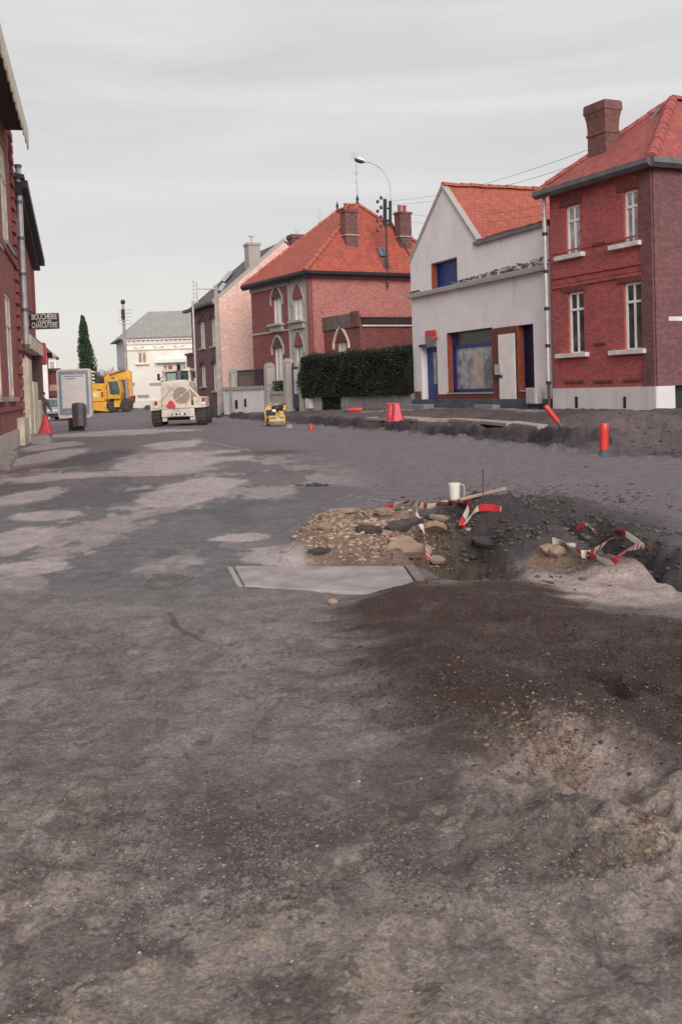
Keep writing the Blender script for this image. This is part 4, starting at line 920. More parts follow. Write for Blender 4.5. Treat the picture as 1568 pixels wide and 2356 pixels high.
r = FE.rect(359,428,826,834); MB().fbox(FE, r[0], r[1], r[2], r[3], 0, .5).build('awning_box', M_['white'], eh)
t1 = P(341, 717, 89.0); o1 = FE.pt(-.4, zEe, .4); o2 = FE.pt(8.9, zEe, .4); sv = Vector((FEs.d.x, FEs.d.y, 0)); o3 = o1+sv*(us_+.6); o4 = o2+sv*(us_+.6); t2 = t1+Vector((5.5,.3,0))
q = MB(); slab(q, [o1,o2,t2,t1], .12); slab(q, [o1,t1,o3], .12); slab(q, [o2,o4,t2], .12); slab(q, [o3,o4,t2,t1], .12); q.build('roof', M_['slate_far'], eh)

# ================================================================== LEFT ROW
Lp = G(0, 1052); dLft = (-.236, 1)
FLf = Face(Lp.xy, dLft); FLf.n = Vector((1, .236)).normalized()
u1 = FLf.hit(56, 1000)[0]; u2 = FLf.hit(75, 600)[0]; u3 = FLf.hit(91, 985)[0]
lh = thing('tall_brick_house', 'tall wine red brick house with scalloped eaves board at the left edge', 'house', (Lp.x, Lp.y, 0))
zt1 = FLf.hit(22, 300)[1]
wlo = [FLf.rect(17,30,684,914), FLf.rect(-14,2,640,914)]; wup = [FLf.rect(3,18,350,557), FLf.rect(-30,-14,200,540)]
wl_ = [flipr(r) for r in wlo+wup]
z_lp = FLf.hit(20, 995)[1]
q = MB(); q.wall(FLf, -12, u1, z_lp, zt1+1.2, wl_, .15); Fx = Face(FLf.pt(u1,0).xy, -FLf.n); q.wall(Fx, 0, 9, -.2, zt1+1.2); Fx = Face(FLf.pt(-12,0).xy, -FLf.n); q.wall(Fx, 0, 9, -.2, zt1+1.2); q.build('wall', M_['brick_left'], lh)
for i, r in enumerate(wl_):
    window(lh, FLf, r, .08, 'cream', 'shutter', True, .7, .08); sill(lh, FLf, r[0]-.15, r[1]+.15, r[2], .12, .14, 'stone_gray')
MB().fbox(FLf, -12, u1, -.3, z_lp, -.3, .08).build('plinth', M_['left_plinth'], lh)
zs = FLf.hit(25, 925)[1]; MB().fbox(FLf, -12, u1-.1, zs-.25, zs-.12, 0, .06).build('belt_course', M_['brick_left'], lh); zs = FLf.hit(25, 600)[1]; MB().fbox(FLf, -12, u1-.1, zs, zs+.2, 0, .08).build('belt_course', M_['brick_left'], lh)
k = 0; z = z_lp+.2
while z < zt1-.3:
    MB().fbox(FLf, u1-(.75 if k % 2 else 1.0), u1+.01, z, z+.26, 0, .09).build('quoin', M_['brick_left'], lh); z += .38; k += 1
zev = FLf.hit(58, 284, .6)[1]; uev = FLf.hit(58, 284, .6)[0]
q = MB(); slab(q, [FLf.pt(-13,zev,.65), FLf.pt(uev,zev,.65), FLf.pt(uev,zev+4,-4.5), FLf.pt(-13,zev+4,-4.5)], .14); slab(q, [FLf.pt(-13,zev,-9.6), FLf.pt(uev,zev,-9.6), FLf.pt(uev,zev+4,-4.5), FLf.pt(-13,zev+4,-4.5)], .14); q.build('roof', M_['slate'], lh)
MB().fbox(FLf, -13, uev-.02, zev-.22, zev-.16, -.1, .55).build('soffit', M_['soffit'], lh)
step = .9; u = -13; bv_ = Vector((FLf.n.x, FLf.n.y, 0))*.04; nb_ = 0
proto = None
while u < uev-.1:
    pts = [FLf.pt(0,-.05,0), FLf.pt(step,-.05,0), FLf.pt(step,-.42,0)]+[FLf.pt(step-step*i/6, -.42-.34*math.sin(math.pi*i/6)) for i in range(1,6)]+[FLf.pt(0,-.42,0)]
    if proto is None:
        q = MB(); q.prism(pts, bv_); o = q.build('eaves_board', M_['cream'], lh); proto = o.data
        # mesh is stored relative to the house; shift per piece
        base_off = Vector((0,0,0))
    else:
        o = bpy.data.objects.new('eaves_board', proto); C.objects.link(o); o.parent = lh
    o.location = Vector((FLf.d.x*u+FLf.n.x*.62, FLf.d.y*u+FLf.n.y*.62, zev)); u += step
lh2 = thing('shop_row_house', 'brick house with cream painted shop front beside the hanging butcher sign', 'house', FLf.pt(u1, 0))
zA_ = FLf.hit(42, 368, .4)[1]; zB_ = FLf.hit(79, 549, .4)[1]; zt2 = zB_
def strip(q, o0, o1, h0, h1):
    q.hexa([FLf.pt(u1,zA_+h0,o0),FLf.pt(u2+.2,zB_+h0,o0),FLf.pt(u2+.2,zB_+h0,o1),FLf.pt(u1,zA_+h0,o1),FLf.pt(u1,zA_+h1,o0),FLf.pt(u2+.2,zB_+h1,o0),FLf.pt(u2+.2,zB_+h1,o1),FLf.pt(u1,zA_+h1,o1)])
q = MB(); q.poly([FLf.pt(u1,0), FLf.pt(u2,0), FLf.pt(u2,zB_), FLf.pt(u1,zA_)]); q.fbox(FLf, u2, u3, 0, 3.3, -6, 0); Fx = Face(FLf.pt(u2,0).xy, -FLf.n); q.wall(Fx, 0, 8, -.2, zB_); q.build('wall', M_['brick_left'], lh2)
q = MB(); q.prism([FLf.pt(u1,zA_,.4), FLf.pt(u2+.2,zB_,.4), FLf.pt(u2+.2,zB_+1.2,-5), FLf.pt(u1,zA_+1.2,-5)], (0,0,.14)); q.build('roof', M_['slate'], lh2)
q = MB(); strip(q, .3, .5, -.3, -.05); strip(q, 0, .3, -.5, -.1); q.build('gutter', M_['metal_dk'], lh2)
for uu in (u1+1.4, u1+3.2): MB().fbox(FLf, uu, uu+.8, 5.2, 7.6, 0, .06).build('window', M_['shutter'], lh2)
for uu in (u1+.8, u2-1.2): MB().fbox(FLf, uu, uu+.35, 4.6, zt2-.6, 0, .1).build('brick_pilaster', M_['brick_left'], lh2)
for i, (pa, pb, yt_) in enumerate(((40,52,960),(54,62,830),(61,72,880),(70,76,900),(77,92,920))):
    ua_, ub_ = FLf.hit(pa, 985)[0], FLf.hit(pb, 985)[0]; zt_ = FLf.hit((pa+pb)/2, yt_)[1]
    MB().fbox(FLf, ua_, ub_-.05, -.1, zt_, .0, .22+.05*(i % 3)).build('shop_pilaster', M_['cream'], lh2, edge=.02)
zz = FLf.hit(64, 805)[1]; MB().fbox(FLf, u1+.3, u3-.1, zz-.1, zz+.35, 0, .35).build('shop_cornice', M_['cream'], lh2)
MB().fbox(FLf, u1+1.2, u2-1.8, .9, zz-.3, 0, .06).build('shop_window', M_['glass'], lh2)
MB().fbox(FLf, u3-2.4, u3-1.0, zz-1.9, zz-.1, .05, .30).build('display_case', M_['brick_purple'], lh2)
zz = FLf.hit(84, 797, .3)[1]; MB().fbox(FLf, u3-.95, u3-.3, zz-.55, zz+.35, .02, .45).build('awning', M_['red_pl'], lh2, edge=.05)
dp = thing('rain_pipe', 'pale grey rain pipe down the left brick facade above the cream pilasters', 'pipe', FLf.pt(u1+.2, 0, .2))
zp1 = FLf.hit(40, 372, .2)[1]; zz = list(np.linspace(3.2, zp1-.1, 6))
for a, b_ in zip(zz, zz[1:]): MB().tube(FLf.pt(u1+.2,a+.02,.2), FLf.pt(u1+.2,b_-.02,.2), .10, 10).build('pipe_length', M_['gutter_lt'], dp)
for a in zz: MB().tube(FLf.pt(u1+.2,a-.05,.2), FLf.pt(u1+.2,a+.05,.2), .125, 10).build('pipe_collar', M_['gutter'], dp)
# doorstep and pavement edge at far left
q = MB(); g0 = G(-60, 1082); g1 = G(24, 1082); g2 = G(42, 1050); g3 = G(-60, 1050)
q.prism([(v.x, v.y, -.05) for v in (g0, g1, g2, g3)], (0,0,.2)); struct(q.build('pavement', M_['concrete'], edge=.02))
# hanging sign
sp_ = FLf.hit(80, 740, .7)
Ysg = 36.5; s0 = P(70, 740, Ysg); s1 = P(135.5, 741, Ysg); hgt = (P(100,722,Ysg).z-P(100,757,Ysg).z)
sg = thing('shop_sign', 'black hanging sign reading BOUCHERIE CHARCUTERIE in cream letters', 'sign', s0)
q = MB(); q.box(s0.x, s1.x, Ysg-.06, Ysg+.06, s0.z-hgt/2, s0.z+hgt/2); q.build('board', M_['sign'], sg, edge=.01)
q = MB(); e_ = .03
for (x0,x1,z0_,z1_) in ((s0.x,s1.x,s0.z+hgt/2-e_,s0.z+hgt/2+.01),(s0.x,s1.x,s0.z-hgt/2-.01,s0.z-hgt/2+e_),(s1.x-e_,s1.x+.01,s0.z-hgt/2+e_,s0.z+hgt/2-e_)): q.box(x0, x1, Ysg-.075, Ysg+.075, z0_, z1_)
q.build('rim', plain('sign rim', (.12,.10,.11), .5), sg)
def text(body, size, loc, matr, parent, width=None, shear=0., name='lettering', ext=.008):
    cu = bpy.data.curves.new(name, 'FONT'); cu.body = body; cu.size = size; cu.extrude = ext; cu.align_x = 'CENTER'; cu.align_y = 'CENTER'; cu.shear = shear; cu.offset = size*.02
    o = bpy.data.objects.new('tmp', cu); C.objects.link(o); bpy.context.view_layer.update()
    wd = max(.01, o.dimensions.x); sx = width/wd if width else 1
    me = bpy.data.meshes.new_from_object(o); bpy.data.objects.remove(o); bpy.data.curves.remove(cu)
    for v in me.vertices: v.co.x *= sx
    me.materials.clear(); me.materials.append(matr)
    o = bpy.data.objects.new(name, me); C.objects.link(o); o.parent = parent; o.rotation_euler = (math.pi/2, 0, 0); o.location = Vector(loc)-Vector(parent.location); return o
xm = (s0.x+s1.x)/2+.02; wd_ = s1.x-s0.x
text('BOUCHERIE', hgt*.50, (xm, Ysg-.068, s0.z+hgt*.27), M_['letters'], sg, wd_*.88)
text('CHARCUTERIE', hgt*.50, (xm, Ysg-.068, s0.z-hgt*.27), M_['letters'], sg, wd_*.90)
q = MB(); pts = [Vector((xm-wd_*.25+i*wd_*.5/24, Ysg-.07, s0.z+.035*math.sin(i*1.9)*(1 if i % 3 else 1.6))) for i in range(25)]; q.path(pts, .012, 4); q.build('script_line', M_['letters'], sg)
q = MB(); q.tube((s0.x-.9,Ysg,s0.z-hgt*.6),(s0.x+.1,Ysg,s0.z-hgt*.35),.04,6); q.tube((s0.x-1.2,Ysg,s0.z+.9),(s0.x+.2,Ysg,s0.z+hgt*.5),.02,6); q.tube((s0.x-.9,Ysg,s0.z+hgt*.3),(s0.x,Ysg,s0.z+hgt*.3),.03,6); q.build('bracket', M_['metal_dk'], sg)

# far houses on the left
def far_house(name, label, x0, x1, yt, Y, matr, z0=.1, dep=8, roofm=None, rh=1.2, extra=None):
    a = P(x0, 900, Y); b = P(x1, 900, Y); zt = P((x0+x1)/2, yt, Y).z
    h = thing(name, label, 'house', (a.x, Y, z0)); F = Face((a.x, Y), (1, 0)); F.n = Vector((0,-1)); wd = b.x-a.x
    q = MB(); sk = (-.27*dep, dep, 0); q.prism([F.pt(0,z0-.3), F.pt(wd,z0-.3), F.pt(wd,zt), F.pt(0,zt)], sk); q.build('wall', matr, h)
    if roofm: q = MB(); q.prism([F.pt(-.5,zt,.5), F.pt(wd+.5,zt,.5), F.pt(wd*.5,zt+rh,.5)], (-.27*dep-.3, dep+1, 0)); q.build('roof', roofm, h)
    return h, F, wd, zt
h, F, wd, zt = far_house('corner_house', 'small red brick house with wide white corner band past the shop front', 76, 112, 812, 68, M_['brick_left'], roofm=M_['slate'], rh=1.0)
MB().fbox(F, wd*.55, wd+.02, -.2, zt, 0, .08).build('corner_band', M_['white'], h); MB().fbox(F, 0, wd, zt-.25, zt, .08, .3).build('cornice', M_['white'], h); MB().fbox(F, .2, wd*.5, 1.9, 2.2, 0, .08).build('belt_course', M_['white'], h); MB().fbox(F, .3, wd*.5, .2, 1.8, 0, .05).build('door', M_['shutter'], h)
h, F, wd, zt = far_house('low_brick_building', 'low flat roofed brick building partly hidden by the advertising panel', 111, 138, 851, 74, M_['brick_left'])
MB().fbox(F, -.1, wd+.1, zt-.1, zt+.12, -.2, .2).build('roof_edge', M_['gutter'], h); MB().fbox(F, 0, wd, zt-1.5, zt-1.05, 0, .06).build('band', M_['brick_pale'], h); MB().fbox(F, .1, wd, 0, zt-1.9, 0, .04).build('gate', M_['brick_dark'], h)
h, F, wd, zt = far_house('pale_far_house', 'faint pale house far away above the low brick building', 113, 133, 822, 120, M_['far_white'], z0=.3, roofm=M_['slate_far'], rh=.7)
MB().fbox(F, .3, .8, zt-1.4, zt-.5, 0, .05).build('window', M_['glass_lt'], h)

# ------------------------------------------------------------------ boundary wall, gate and hedge
Fb = Face((P(949,938,41.5).x-.05, 41.5), (-.605, 1)); Fb.n = Vector((-1,-.605)).normalized()
def bz(u): return hs(*Fb.pt(u,0).xy)
def fr(xl, xr, yt, yb): return flipr(Fb.rect(xl, xr, yt, yb))
gw = thing('garden_wall', 'white garden wall with capped stone pillars and dark iron railing', 'wall', Fb.pt(Fb.hit(560,940)[0], .3))
q = MB(); r = fr(515,604,897,945); q.fbox(Fb, r[0], r[1], -.1, r[3], -.25, 0); q.build('panel', M_['plinth'], gw)
r = fr(515,604,889,897); MB().fbox(Fb, *r, -.32, .07).build('coping', M_['concrete'], gw, edge=.015)
r2 = fr(625,651,907,940); MB().fbox(Fb, r2[0], r2[1], -.1, r2[3], -.25, 0).build('panel', M_['stone_gray'], gw); MB().fbox(Fb, r2[0], r2[1], r2[3], r2[3]+.16, -.3, .06).build('coping', M_['concrete'], gw)
for (xl, xr, yt) in ((524,541,851),(603,626,839),(649,667,829),(689,698,828)):
    p = fr(xl, xr, yt, 945); pc_ = (p[0]+p[1])/2; p = (pc_-.2, pc_+.2, p[2], p[3]); MB().fbox(Fb, p[0], p[1], -.1, p[3]-.15, -.4, .06).build('pillar', M_['stone_gray'], gw, edge=.02)
    MB().lathe(Fb.pt((p[0]+p[1])/2, p[3]-.15, -.17), [(.27,0),(.28,.08),(.22,.2),(.1,.26)], 4, smooth=False).build('pillar_cap', M_['concrete'], gw)
rr0 = fr(541,603,856,889); nb = 26
MB().fbox(Fb, rr0[0], rr0[1], rr0[3]-.12, rr0[3]-.08, -.16, -.12).build('rail', M_['metal_dk'], gw)
q = MB(); q.tube(Fb.pt(0,rr0[2]-.02,-.14), Fb.pt(0,rr0[3]+.08,-.14), .022, 6); q.lathe(Fb.pt(0,rr0[3]+.02,-.14), [(.03,0),(.045,.05),(.005,.14)], 6)
ob = q.build('railing_bar', M_['metal_dk'], gw); meb = ob.data
for k in range(nb):
    u = rr0[0]+(k+.5)*(rr0[1]-rr0[0])/nb
    o = ob if k == 0 else bpy.data.objects.new('railing_bar', meb)
    if k: C.objects.link(o); o.parent = gw
    o.location = (Fb.d.x*u, Fb.d.y*u, 0)
for (xl,xr,yt,yb) in ((541,547,920,940),(562,567,917,936)): MB().fbox(Fb, *fr(xl,xr,yt,yb), 0, .012).build('slot', M_['dark'], gw)
r = fr(602.5,604.5,905,938)
gt = thing('garden_gate', 'tall narrow gate, blue panel below and white bars above, between stone pillars', 'gate', Fb.pt(fr(668,689,834,935)[0], .3))
p = fr(668,689,834,935); zm_ = fr(668,689,906,935)[3]
q = MB(); q.fbox(Fb, p[0], p[1], p[2], zm_, -.18, -.12); q.build('lower_panel', plain('dull blue paint', (.035,.06,.105), .6), gt)
q = MB(); q.fbox(Fb, p[0], p[0]+.07, zm_, p[3], -.18, -.12); q.fbox(Fb, p[1]-.07, p[1], zm_, p[3], -.18, -.12); q.fbox(Fb, p[0]+.07, p[1]-.07, p[3]-.3, p[3]-.2, -.18, -.12); q.build('gate_frame', M_['navy'], gt)
for k in range(5): u = p[0]+.15+k*(p[1]-p[0]-.3)/4; MB().fbox(Fb, u-.03, u+.03, zm_, p[3]-.3, -.17, -.13).build('bar', M_['shutter'], gt)
q = MB(); r = fr(702,738,912,943); q.fbox(Fb, r[0], r[1], -.1, r[3], -.3, 0); o = q.build('wall_stub', M_['stone_gray']); tag(o, 'short grey cement wall under the end of the hedge', 'wall')
r = fr(712,721,917,939); o = MB().fbox(Fb, r[0], r[1], r[2], r[3], .02, .24).build('gas_box', M_['shutter'], edge=.01); tag(o, 'white gas cabinet against the short cement wall', 'cabinet')
r = fr(783,947,907,938); o = MB().fbox(Fb, r[0], r[1], -.1, r[3], -.3, 0).build('retaining_wall', M_['conc_gray'], edge=.02); tag(o, 'low weathered grey wall below the long dark hedge', 'wall')
# hedge
def leafcloud(name, pts, nrm, size, matr, parent, thin=.5):
    n = len(pts); pts = np.array(pts); a = rng.normal(size=(n,3)); a /= np.linalg.norm(a, axis=1)[:,None]; b = rng.normal(size=(n,3)); b -= (a*b).sum(1)[:,None]*a; b /= np.linalg.norm(b, axis=1)[:,None]
    s = size*rng.uniform(.6,1.4,(n,1)); v = np.stack([pts-a*s, pts-b*s*thin, pts+a*s, pts+b*s*thin], 1).reshape(-1,3)
    off = np.array(parent.location) if parent is not None else 0
    me = bpy.data.meshes.new(name); me.vertices.add(4*n); me.vertices.foreach_set('co', (v-off).ravel()); me.loops.add(4*n); me.loops.foreach_set('vertex_index', np.arange(4*n, dtype=np.int32))
    me.polygons.add(n); me.polygons.foreach_set('loop_start', (np.arange(n)*4).astype(np.int32)); me.polygons.foreach_set('loop_total', np.full(n,4,np.int32)); me.update(calc_edges=True); me.materials.append(matr)
    o = bpy.data.objects.new(name, me); C.objects.link(o); o.parent = parent; return o
hg = thing('hedge', 'long dense dark green clipped hedge along the street beside the white house', 'hedge', Fb.pt(4, .4))
r = fr(697,948,811,910); zlo = fr(742,783,900,940)[2]
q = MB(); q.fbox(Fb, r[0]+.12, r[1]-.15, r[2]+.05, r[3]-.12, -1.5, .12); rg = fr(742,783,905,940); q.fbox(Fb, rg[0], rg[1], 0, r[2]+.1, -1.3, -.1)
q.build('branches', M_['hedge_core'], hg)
pts = []
for k in range(30000):
    c = random.random(); u = un(r[0], r[1]); z = un(r[2]-.03, r[3])
    bul = .13*float(math.sin(u*2.3)*math.sin(z*2.9+u))+.05*math.sin(u*7+z*5)
    if c < .62: p = Fb.pt(u, z, .16+bul+gs(0,.05))
    elif c < .8: p = Fb.pt(u, r[3]+.06*math.sin(u*1.7)+.05*math.sin(u*4.9+1)+gs(-.03,.07), un(-1.5,.16))
    elif c < .9: p = Fb.pt(r[1]-.05+gs(0,.06), z, un(-1.5,.16))
    else: p = Fb.pt(un(*sorted((rg[0],rg[1]))), un(.3, r[2]+.1), -.05+gs(0,.05))
    if z < r[2]+.3 and random.random() < .2: continue
    pts.append(p)
leafcloud('leaves', pts, None, .05, M_['hedge'], hg)
sb = thing('shrub', 'small rounded green shrub behind the low wall between the pillars', 'shrub', Fb.pt(fr(617,650,876,908)[0], .5))
r = fr(616,652,876,910); pts = [Fb.pt(un(r[0],r[1]), r[2]+(r[3]-r[2])*random.random()**.8, -.6+gs(0,.25)) for k in range(3500)]
leafcloud('leaves', pts, None, .05, M_['bush'], sb); MB().fbox(Fb, r[0]+.1, r[1]-.1, r[2]-.3, r[3]-.15, -.75, -.4).build('branches', M_['hedge_core'], sb)

# ------------------------------------------------------------------ cypress and bare bushes
cb = P(208, 905, 80); ct = P(197, 735, 80); cyp = thing('cypress_tree', 'single tall dark green cypress tree behind the advertising panel', 'tree', (cb.x, 80, .2))
hh = ct.z-.2; MB().tube((cb.x,80,.1),(cb.x-.1,80,hh*.8),.16,8,r1=.04).build('trunk', M_['bark'], cyp)
pts = []
for k in range(15000):
    t_h = random.random()**.75; rad = (1-t_h)**.7*.78*(1+.30*math.sin(t_h*23+k % 7))+.05; an = un(0,6.283); rr_ = rad*random.random()**.35
    lump = 1+.25*math.sin(an*3+t_h*14)
    pts.append((cb.x-.35*t_h+rr_*math.cos(an)*lump, 80+rr_*math.sin(an)*lump, .5+t_h*hh))
leafcloud('crown', pts, None, .085, M_['cyp'], cyp)
def twiggy(label, px0, px1, yt, Y, dens=900, m='twig'):
    a, b = P(px0, 905, Y), P(px1, 905, Y); zt = P((px0+px1)/2, yt, Y).z; cx = (a.x+b.x)/2; wd = (b.x-a.x)/2
    t = thing('bare_bush', label, 'bush', (cx, Y, .2), 'leafless bushes behind the excavator'); q = MB()
    def br(p, d, l, r, lv):
        e = p+d*l; q.tube(p, e, r, 4, 0, r*.6, caps=False)
        if lv == 0: return
        for k in range(4 if lv > 1 else 5):
            nd = (d+Vector((gs(0,.45), gs(0,.4), gs(.1,.3)))).normalized(); br(p+d*l*un(.4,1), nd, l*un(.55,.8), r*.6, lv-1)
    for k in range(9): br(Vector((cx+un(-wd,wd)*.8, Y+un(-1,1), .1)), Vector((gs(0,.3), gs(0,.2), 1)).normalized(), (zt)*un(.28,.4), .05, 4)
    q.build('branches', M_['twig'], t, uv=False)
    return t
twiggy('leafless brown bush directly right of the cypress', 222, 250, 850, 84); twiggy('taller leafless brown bush against the cream house side wall', 244, 280, 828, 86)

# ------------------------------------------------------------------ poles, wires, lamp
cpole = thing('concrete_pole', 'tapering concrete utility pole in front of the dark brick house', 'pole', T(508, 946)); b0 = T(508, 946); Yp = b0.y
tp = P(496, 655, Yp); q = MB(); q.prism([(b0.x-.17,Yp-.12,-.1),(b0.x+.17,Yp-.12,-.1),(b0.x+.17,Yp+.12,-.1),(b0.x-.17,Yp+.12,-.1)], (0,0,.01))
ht = tp.z; vs = [(b0.x-.17,Yp-.12,-.1),(b0.x+.17,Yp-.12,-.1),(b0.x+.17,Yp+.12,-.1),(b0.x-.17,Yp+.12,-.1),(b0.x-.10,Yp-.08,ht),(b0.x+.10,Yp-.08,ht),(b0.x+.10,Yp+.08,ht),(b0.x-.10,Yp+.08,ht)]
MB().hexa(vs).build('shaft', M_['concrete'], cpole, edge=.015)
ar = P(453, 659, Yp); q = MB(); q.tube((b0.x,Yp-.1,ht-.25),(ar.x,Yp-.1,ht-.2),.035,6); q.tube((ar.x,Yp-.1,ht-1.0),(ar.x,Yp-.1,ht+.2),.04,6); q.build('crossarm', M_['gutter_lt'], cpole)
for k in range(6): MB().lathe((ar.x-.18,Yp-.12,ht+.15-k*.22), [(.03,0),(.055,.04),(.055,.08),(.02,.12)], 8).build('insulator', M_['insul_w'], cpole)
fp = thing('slender_pole', 'thin grey pole at the far corner of the dark brick house', 'pole', (P(450,900,60).x, 60, .3)); MB().tube((P(452,900,60).x,60,.2),(P(452,900,60).x,60,P(449,690,60).z),.06,8).build('shaft', M_['gutter_lt'], fp)
lp_ = thing('telegraph_pole', 'tall pole with crossarms and dark round cap before the cream house', 'pole', (P(293,905,80).x, 80, .3)); xq = P(293,905,80).x; zt = P(289,697,80).z
MB().tube((xq,80,.1),(xq-.02,80,zt),.17,10,r1=.10).build('shaft', M_['concrete'], lp_); MB().lathe((xq-.02,80,zt), [(.08,-.1),(.17,0),(.19,.12),(.12,.24),(.03,.28)], 12).build('cap', M_['metal_dk'], lp_)
for k, yy in enumerate((713,721,729,737,745)): z = P(289,yy,80).z; MB().tube((xq-.35,79.8,z),(xq+.65,79.8,z),.03,5).build('crossarm', M_['insul_w'], lp_)
MB().box(xq-.14,xq+.14,79.75,79.82,P(289,735,80).z,P(289,712,80).z).build('back_plate', M_['metal_dk'], lp_)
# street lamp standard fixed to the centre house
rp = ray(892, 640); Fh = Face(FCf.pt(0,0,.22).xy, FCf.d); Fh.n = FCf.n.copy(); ulp, zlb = Fh.hit(892, 661); ztp = Fh.hit(885, 458)[1]; bp_ = Fh.pt(ulp, zlb)
sl = thing('street_lamp', 'steel standard on the brick gable with insulators and a curved swan neck lamp', 'street lamp', bp_)
MB().tube(bp_, Fh.pt(ulp, ztp), .06, 10).build('pole', M_['pole'], sl)
Yl = Fh.pt(ulp,0).y
q = MB(); pts = [P(a, b_, Yl-.1) for a, b_ in ((897,520),(898,500),(899,470),(898,440),(895,420),(888,402),(877,388),(862,378),(845,372),(838,371))]
q.path(pts, .035, 8); q.build('neck', M_['gutter_lt'], sl)
q = MB(); xa = P(899,470,Yl-.1); q.tube(P(897,520,Yl-.1), P(897,462,Yl-.1), .08, 8); q.tube(P(885,520,Yl-.05), P(885,458,Yl-.05), .10, 8); q.tube(P(884,478,Yl-.1), P(898,480,Yl-.1), .04, 6); q.tube(P(885,508,Yl-.1), P(900,506,Yl-.1), .06, 6); q.build('clamp', M_['metal_dk'], sl)
q = MB(); hd = P(826,366,Yl-.1); ax = (P(812,361,Yl-.1)-P(842,371,Yl-.1)).normalized()
q.lathe(P(843,372,Yl-.1), [(.04,0),(.10,.12),(.16,.3),(.17,.45),(.12,.62),(.03,.70)], 12, axis=ax, squash=.6); q.build('lamp_head', M_['lamp_w'], sl)
q = MB(); q.lathe(P(840,374,Yl-.14), [(.05,0.06),(.12,.2),(.14,.4),(.08,.58)], 12, axis=ax, squash=.5); q.build('lamp_glass', M_['metal_dk'], sl)
for yy in (455, 477, 499, 521):
    MB().tube(P(868,yy+9,Yl-.2), P(886,yy-2,Yl-.05), .016, 5).build('arm', M_['gutter_lt'], sl)
    for a, b_ in ((868,yy+9),(876,yy)): c = P(a, b_, Yl-.2); MB().lathe(c-Vector((0,0,.08)), [(.03,0),(.10,.04),(.06,.09),(.09,.13),(.03,.18)], 8).build('insulator', M_['insul'], sl)
q = MB(); q.tube(P(899,510,Yl-.1), P(944,592,Yl-.6), .04, 6); q.build('strut', M_['metal_dk'], sl)
an = thing('roof_aerial', 'thin television aerial mast on the ridge of the orange hipped roof', 'aerial', ap1)
q = MB(); top = P(818,352,ap1.y); q.tube(ap1, top, .035, 6); q.build('mast', M_['gutter_lt'], an)
q = MB()
for yy, wx in ((352,12),(362,14),(398,7),(420,7)): q.tube(P(818-wx,yy,ap1.y), P(818+wx*.6,yy+1,ap1.y), .018, 5)
q.tube(P(812,346,ap1.y), P(812,368,ap1.y), .018, 5); q.build('element', M_['gutter_lt'], an)
an2 = thing('small_aerial', 'small aerial standing behind the left slope of the orange hipped roof', 'aerial', P(737, 530, 60)); q = MB(); q.tube(P(738,560,60), P(736,484,60), .03, 6); q.build('mast', M_['gutter_lt'], an2); q = MB()
for yy in (484,500,512): q.tube(P(729,yy,60), P(738,yy+1,60), .02, 5)
q.build('element', M_['gutter_lt'], an2)
def wire(label, a, b, sag=.25, r=.007):
    pts = [a.lerp(b, i/16)-Vector((0,0,sag*4*(i/16)*(1-i/16))) for i in range(17)]; q = MB(); q.path(pts, r, 4)
    o = q.build('overhead_wire', M_['metal_dk'], uv=False); tag(o, label, 'wire', 'overhead wires above the white house')
for k, (y0, e, s_) in enumerate((((462), P(1352,344,29.8), .3), ((470), P(1338,374,30.2), .3), ((484), P(1262,470,31.5), .35), ((500), P(1262,490,31.5), .35))):
    wire(['topmost overhead wire from the street lamp to the big chimney','second overhead wire running just under the topmost one','third overhead wire crossing before the white house roof','lowest overhead wire crossing before the white gable'][k], P(893, y0, Yl-.2), e, s_)

# ------------------------------------------------------------------ wheeled loader seen from behind (white)
tb = T(366, 981); YB = 45.0; gz = hs(P(416,978,YB).x, YB)
X0 = P(416, 978, YB).x; k_ = YB/FPX
bh = thing('road_grader', 'dirty white wheeled machine seen from behind with red triangle and tall cab', 'tractor', (X0, YB, gz))
def wx(px): return X0+(px-417.5)*k_
def wz(py): return gz+(979-py)*k_
def tyre(parent, c, R, wd, name='wheel', rim='machine_w', axis=(1,0,0)):
    q = MB(); q.lathe(Vector(c)-Vector(axis)*wd/2, [(R*.55,0),(R*.9,0),(R,wd*.12),(R,wd*.88),(R*.9,wd),(R*.55,wd)], 28, axis=axis)
    n = 18
    for i in range(n):
        th = 2*math.pi*i/n
        for sgn in (-1, 1):
            a = Vector(axis); d1 = Vector((0,0,1)) ; d2 = a.cross(d1)
            rad = d1*math.cos(th)+d2*math.sin(th); tan_ = -d1*math.sin(th)+d2*math.cos(th)
            q.obox(Vector(c)+rad*(R+.01)+a*sgn*wd*.23, a*wd*.22, tan_*R*.055+a*sgn*wd*.02, rad*.025)
    o = q.build(name, M_['rubber'], parent, uv=False)
    q = MB(); q.lathe(Vector(c)-Vector(axis)*wd*.4, [(R*.15,0),(R*.5,.02),(R*.55,wd*.1),(R*.55,wd*.7),(R*.5,wd*.78),(R*.15,wd*.8)], 20, axis=axis); h = q.build('rim', M_[rim], parent); h.parent = o
    return o
for px in (367, 468): tyre(bh, (wx(px), YB-.1, gz+.44), .44, .42)
for px in (355, 462): tyre(bh, (wx(px)+.0, YB+2.6, gz+.40), .42, .38)
q = MB(); q.box(wx(381),wx(455),YB-.7,YB-.3,wz(958),wz(938)); q.prism([(wx(379),YB-.75,wz(940)),(wx(457),YB-.75,wz(938)),(wx(450),YB-.75,wz(932)),(wx(385),YB-.75,wz(932))], (0,.5,0)); q.box(wx(381),wx(392),YB-.6,YB-.3,wz(968),wz(957)); q.box(wx(444),wx(456),YB-.6,YB-.3,wz(966),wz(957)); q.build('bumper', M_['machine_w'], bh, edge=.02)
